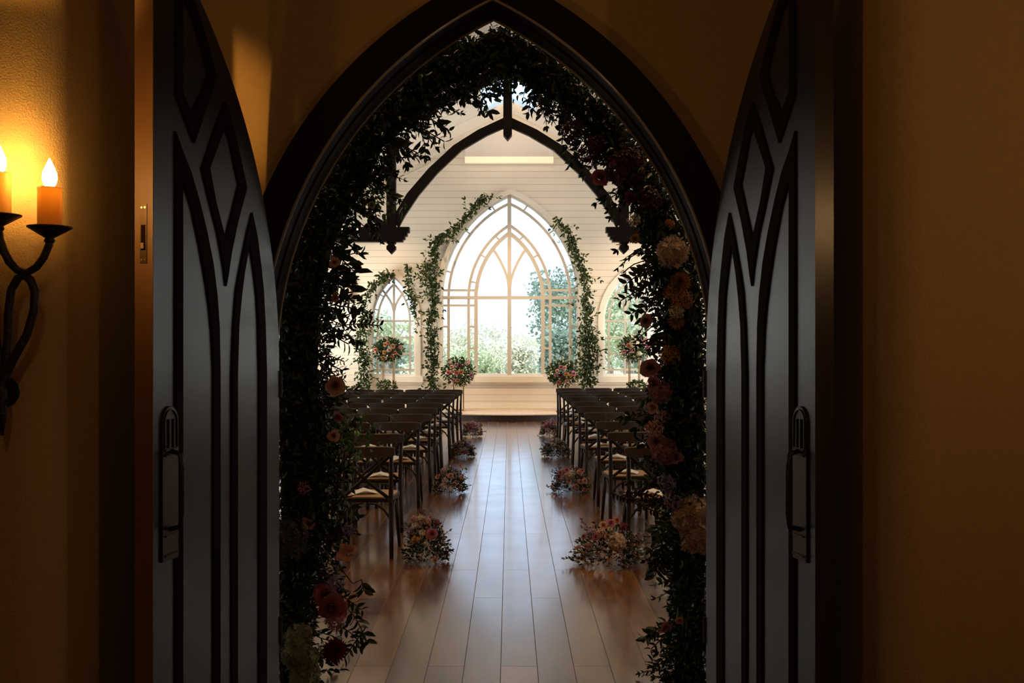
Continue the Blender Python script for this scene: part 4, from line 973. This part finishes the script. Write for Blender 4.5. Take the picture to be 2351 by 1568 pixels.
vine([(936,606,4),(938,640,9),(940,668,11),(950,690,8),(951,715,5),(960,742,4)], 'short smilax vine hanging between the left and big windows', 190)
for x, y, lb in ((893, 885, 'small leafy clump at the foot of the tall left flower stand'), (1458, 884, 'small leafy clump at the foot of the tall right flower stand')):
    p0 = P(x, y, 22.5); n = 190; p = rdir(n)*np.array((.2, .10, .10))+np.array(p0)+np.array((0, -.32, -.0)); 
    t = empty('leafy_clump', (p0.x, p0.y-.32, .15), lb, 'plant')
    link('foliage', leafmesh('foliage', p, rdir(n)+np.array((0, 0, .3)), .06+.04*rng.random(n), VINE), t)
    m = MB(); [m.tube([(p0.x+a*.03, p0.y-.32, .153), (p0.x+a*.1, p0.y-.32, .45), (p0.x+a*.14, p0.y-.32, p0.z)], .006, 5) for a in (-1, 0, 1)]; m.build('stems', GSTEM, t)

# ------------------------------------------------------------------ chandeliers half hidden behind the garland
def chandelier(x, y, z, label):
    t = empty('chandelier', (x, y, z), label, 'chandelier', 'iron chandeliers hanging in the nave')
    m = MB(); R = .355
    m.tube([(x+R*math.cos(a), y+R*math.sin(a), z) for a in np.linspace(0, 2*PI, 25)], .012, 6); m.build('ring', IRON, t, sm=True)
    m = MB()
    for k in range(6):
        a = k*PI/3; m.tube([(x+R*math.cos(a), y+R*math.sin(a), z), (x+R*.6*math.cos(a), y+R*.6*math.sin(a), z-.08), (x, y, z-.02)], .008, 6)
    m.tube([(x, y, z-.12), (x, y, z+.5)], [.02, .012], 8); m.build('arms', IRON, t, sm=True)
    MB().tube([(x, y, z+.5), (x, y, roofz(x)-.001)], .008, 6).build('chain', IRON, t)
    for k in range(6):
        a = k*PI/3; c = (x+R*math.cos(a), y+R*math.sin(a), z)
        MB().lathe([(.02, 0), (.03, .02), (.012, .022), (.012, .08)], c, 10).build('candle_sleeve', CREAM, t, sm=True); sl_ = t.children[-1]
        MB().lathe([(.006, .08), (.017, .10), (.015, .12), (.004, .155)], c, 8).build('bulb', BULB, sl_, sm=True)
chandelier((767-CX)/F*15, 15, EYE+(CY-545)/F*15, 'iron candle chandelier behind the garland, left of the hammer beam')
chandelier((1562-CX)/F*15, 15, EYE+(CY-545)/F*15, 'iron candle chandelier behind the garland, right of the hammer beam')

# ------------------------------------------------------------------ outside
struct(MB().box(-60, 60, YB+.25, 110, -1.25, -.9).build('ground', GROUND))
def tree(x, y, zc, rx, rz, mat, label, n=2600, leaf=.22, seed=0, group='trees outside the windows', name='tree'):
    t = empty(name, (x, y, -.9), label, 'tree', group); r_ = np.random.default_rng(seed)
    nb = 16; bc = r_.normal(size=(nb, 3)); bc /= np.linalg.norm(bc, axis=1)[:, None]; bc *= (.35+.5*r_.random(nb))[:, None]*np.array((rx, rx, rz))
    k = r_.integers(0, nb, n); v = r_.normal(size=(n, 3)); v /= np.linalg.norm(v, axis=1)[:, None]
    p = bc[k]+v*(r_.random(n)**.5)[:, None]*np.array((rx, rx, rz))*.42+np.array((x, y, zc)); p[:, 2] = np.maximum(p[:, 2], -.85)
    link('crown', leafmesh('crown', p, rdir(n), leaf*(.6+.7*r_.random(n)), mat, width=.7), t)
    m = MB(); m.tube([(x, y, -.9), (x+.1, y, (zc-.9)/2), (x, y, zc)], [.22, .17, .08], 8)
    for b in bc[:7]: m.tube([(x, y, zc-rz*.5), tuple(np.array((x, y, zc))+b*.8)], [.08, .03], 5)
    m.build('trunk', BARK, t)
def tp(px, py, d): p = P(px, py, d); return p.x, p.y, p.z
x, y, z = tp(1325, 700, 42); tree(x, y, z, 2.1, 2.1, TREE_B, 'tall grey-green tree seen through the right half of the big window', 4200, .17, 1)
x, y, z = tp(1290, 810, 31); tree(x, y, z, 1.05, 1.0, TREE_B, 'blue-green bush below the tall tree in the big window', 2600, .15, 2)
x, y, z = tp(1440, 745, 36); tree(x, y, z, 1.6, 1.9, TREE_A, 'pale tree filling the small right window', 3600, .14, 3)
x, y, z = tp(1500, 800, 40); tree(x, y, z, 1.7, 1.4, TREE_B, 'dark green bush low behind the small right window', 2200, .16, 4)
x, y, z = tp(900, 760, 38); tree(x, y, z, 1.5, 1.2, TREE_A, 'pale tree filling the small left window', 2600, .14, 5)
x, y, z = tp(885, 825, 33); tree(x, y, z, 1.2, .8, TREE_B, 'green bush low behind the small left window', 1700, .12, 6)
x, y, z = tp(1110, 830, 34); tree(x, y, z, 1.1, .85, TREE_A, 'yellow-green bush left of the big window mullion', 2400, .11, 7)
x, y, z = tp(1050, 805, 45); tree(x, y, z, 2.0, 1.4, TREE_C, 'straw-coloured scrub behind the left part of the big window', 3200, .15, 8)
x, y, z = tp(1195, 838, 33); tree(x, y, z, 1.1, .7, TREE_C, 'straw-coloured bush right of the big window mullion', 2600, .12, 9)
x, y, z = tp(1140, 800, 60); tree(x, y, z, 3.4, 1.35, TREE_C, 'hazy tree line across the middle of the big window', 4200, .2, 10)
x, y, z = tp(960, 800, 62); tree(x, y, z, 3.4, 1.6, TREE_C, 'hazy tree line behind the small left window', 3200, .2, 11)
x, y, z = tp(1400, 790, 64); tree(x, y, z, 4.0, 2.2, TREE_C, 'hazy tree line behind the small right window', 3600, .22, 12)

for o in COL.objects:
    b = o.name.split('.')[0]
    if o.type == 'MESH' and o.parent and b in ('foliage', 'fine_foliage', 'fresh_foliage', 'dark_foliage', 'leafy_sprays', 'dark_sprays', 'twigs', 'sprigs', 'airy_sprigs', 'leaves', 'tendril_leaves', 'tendrils', 'stems'): o['kind'] = 'stuff'
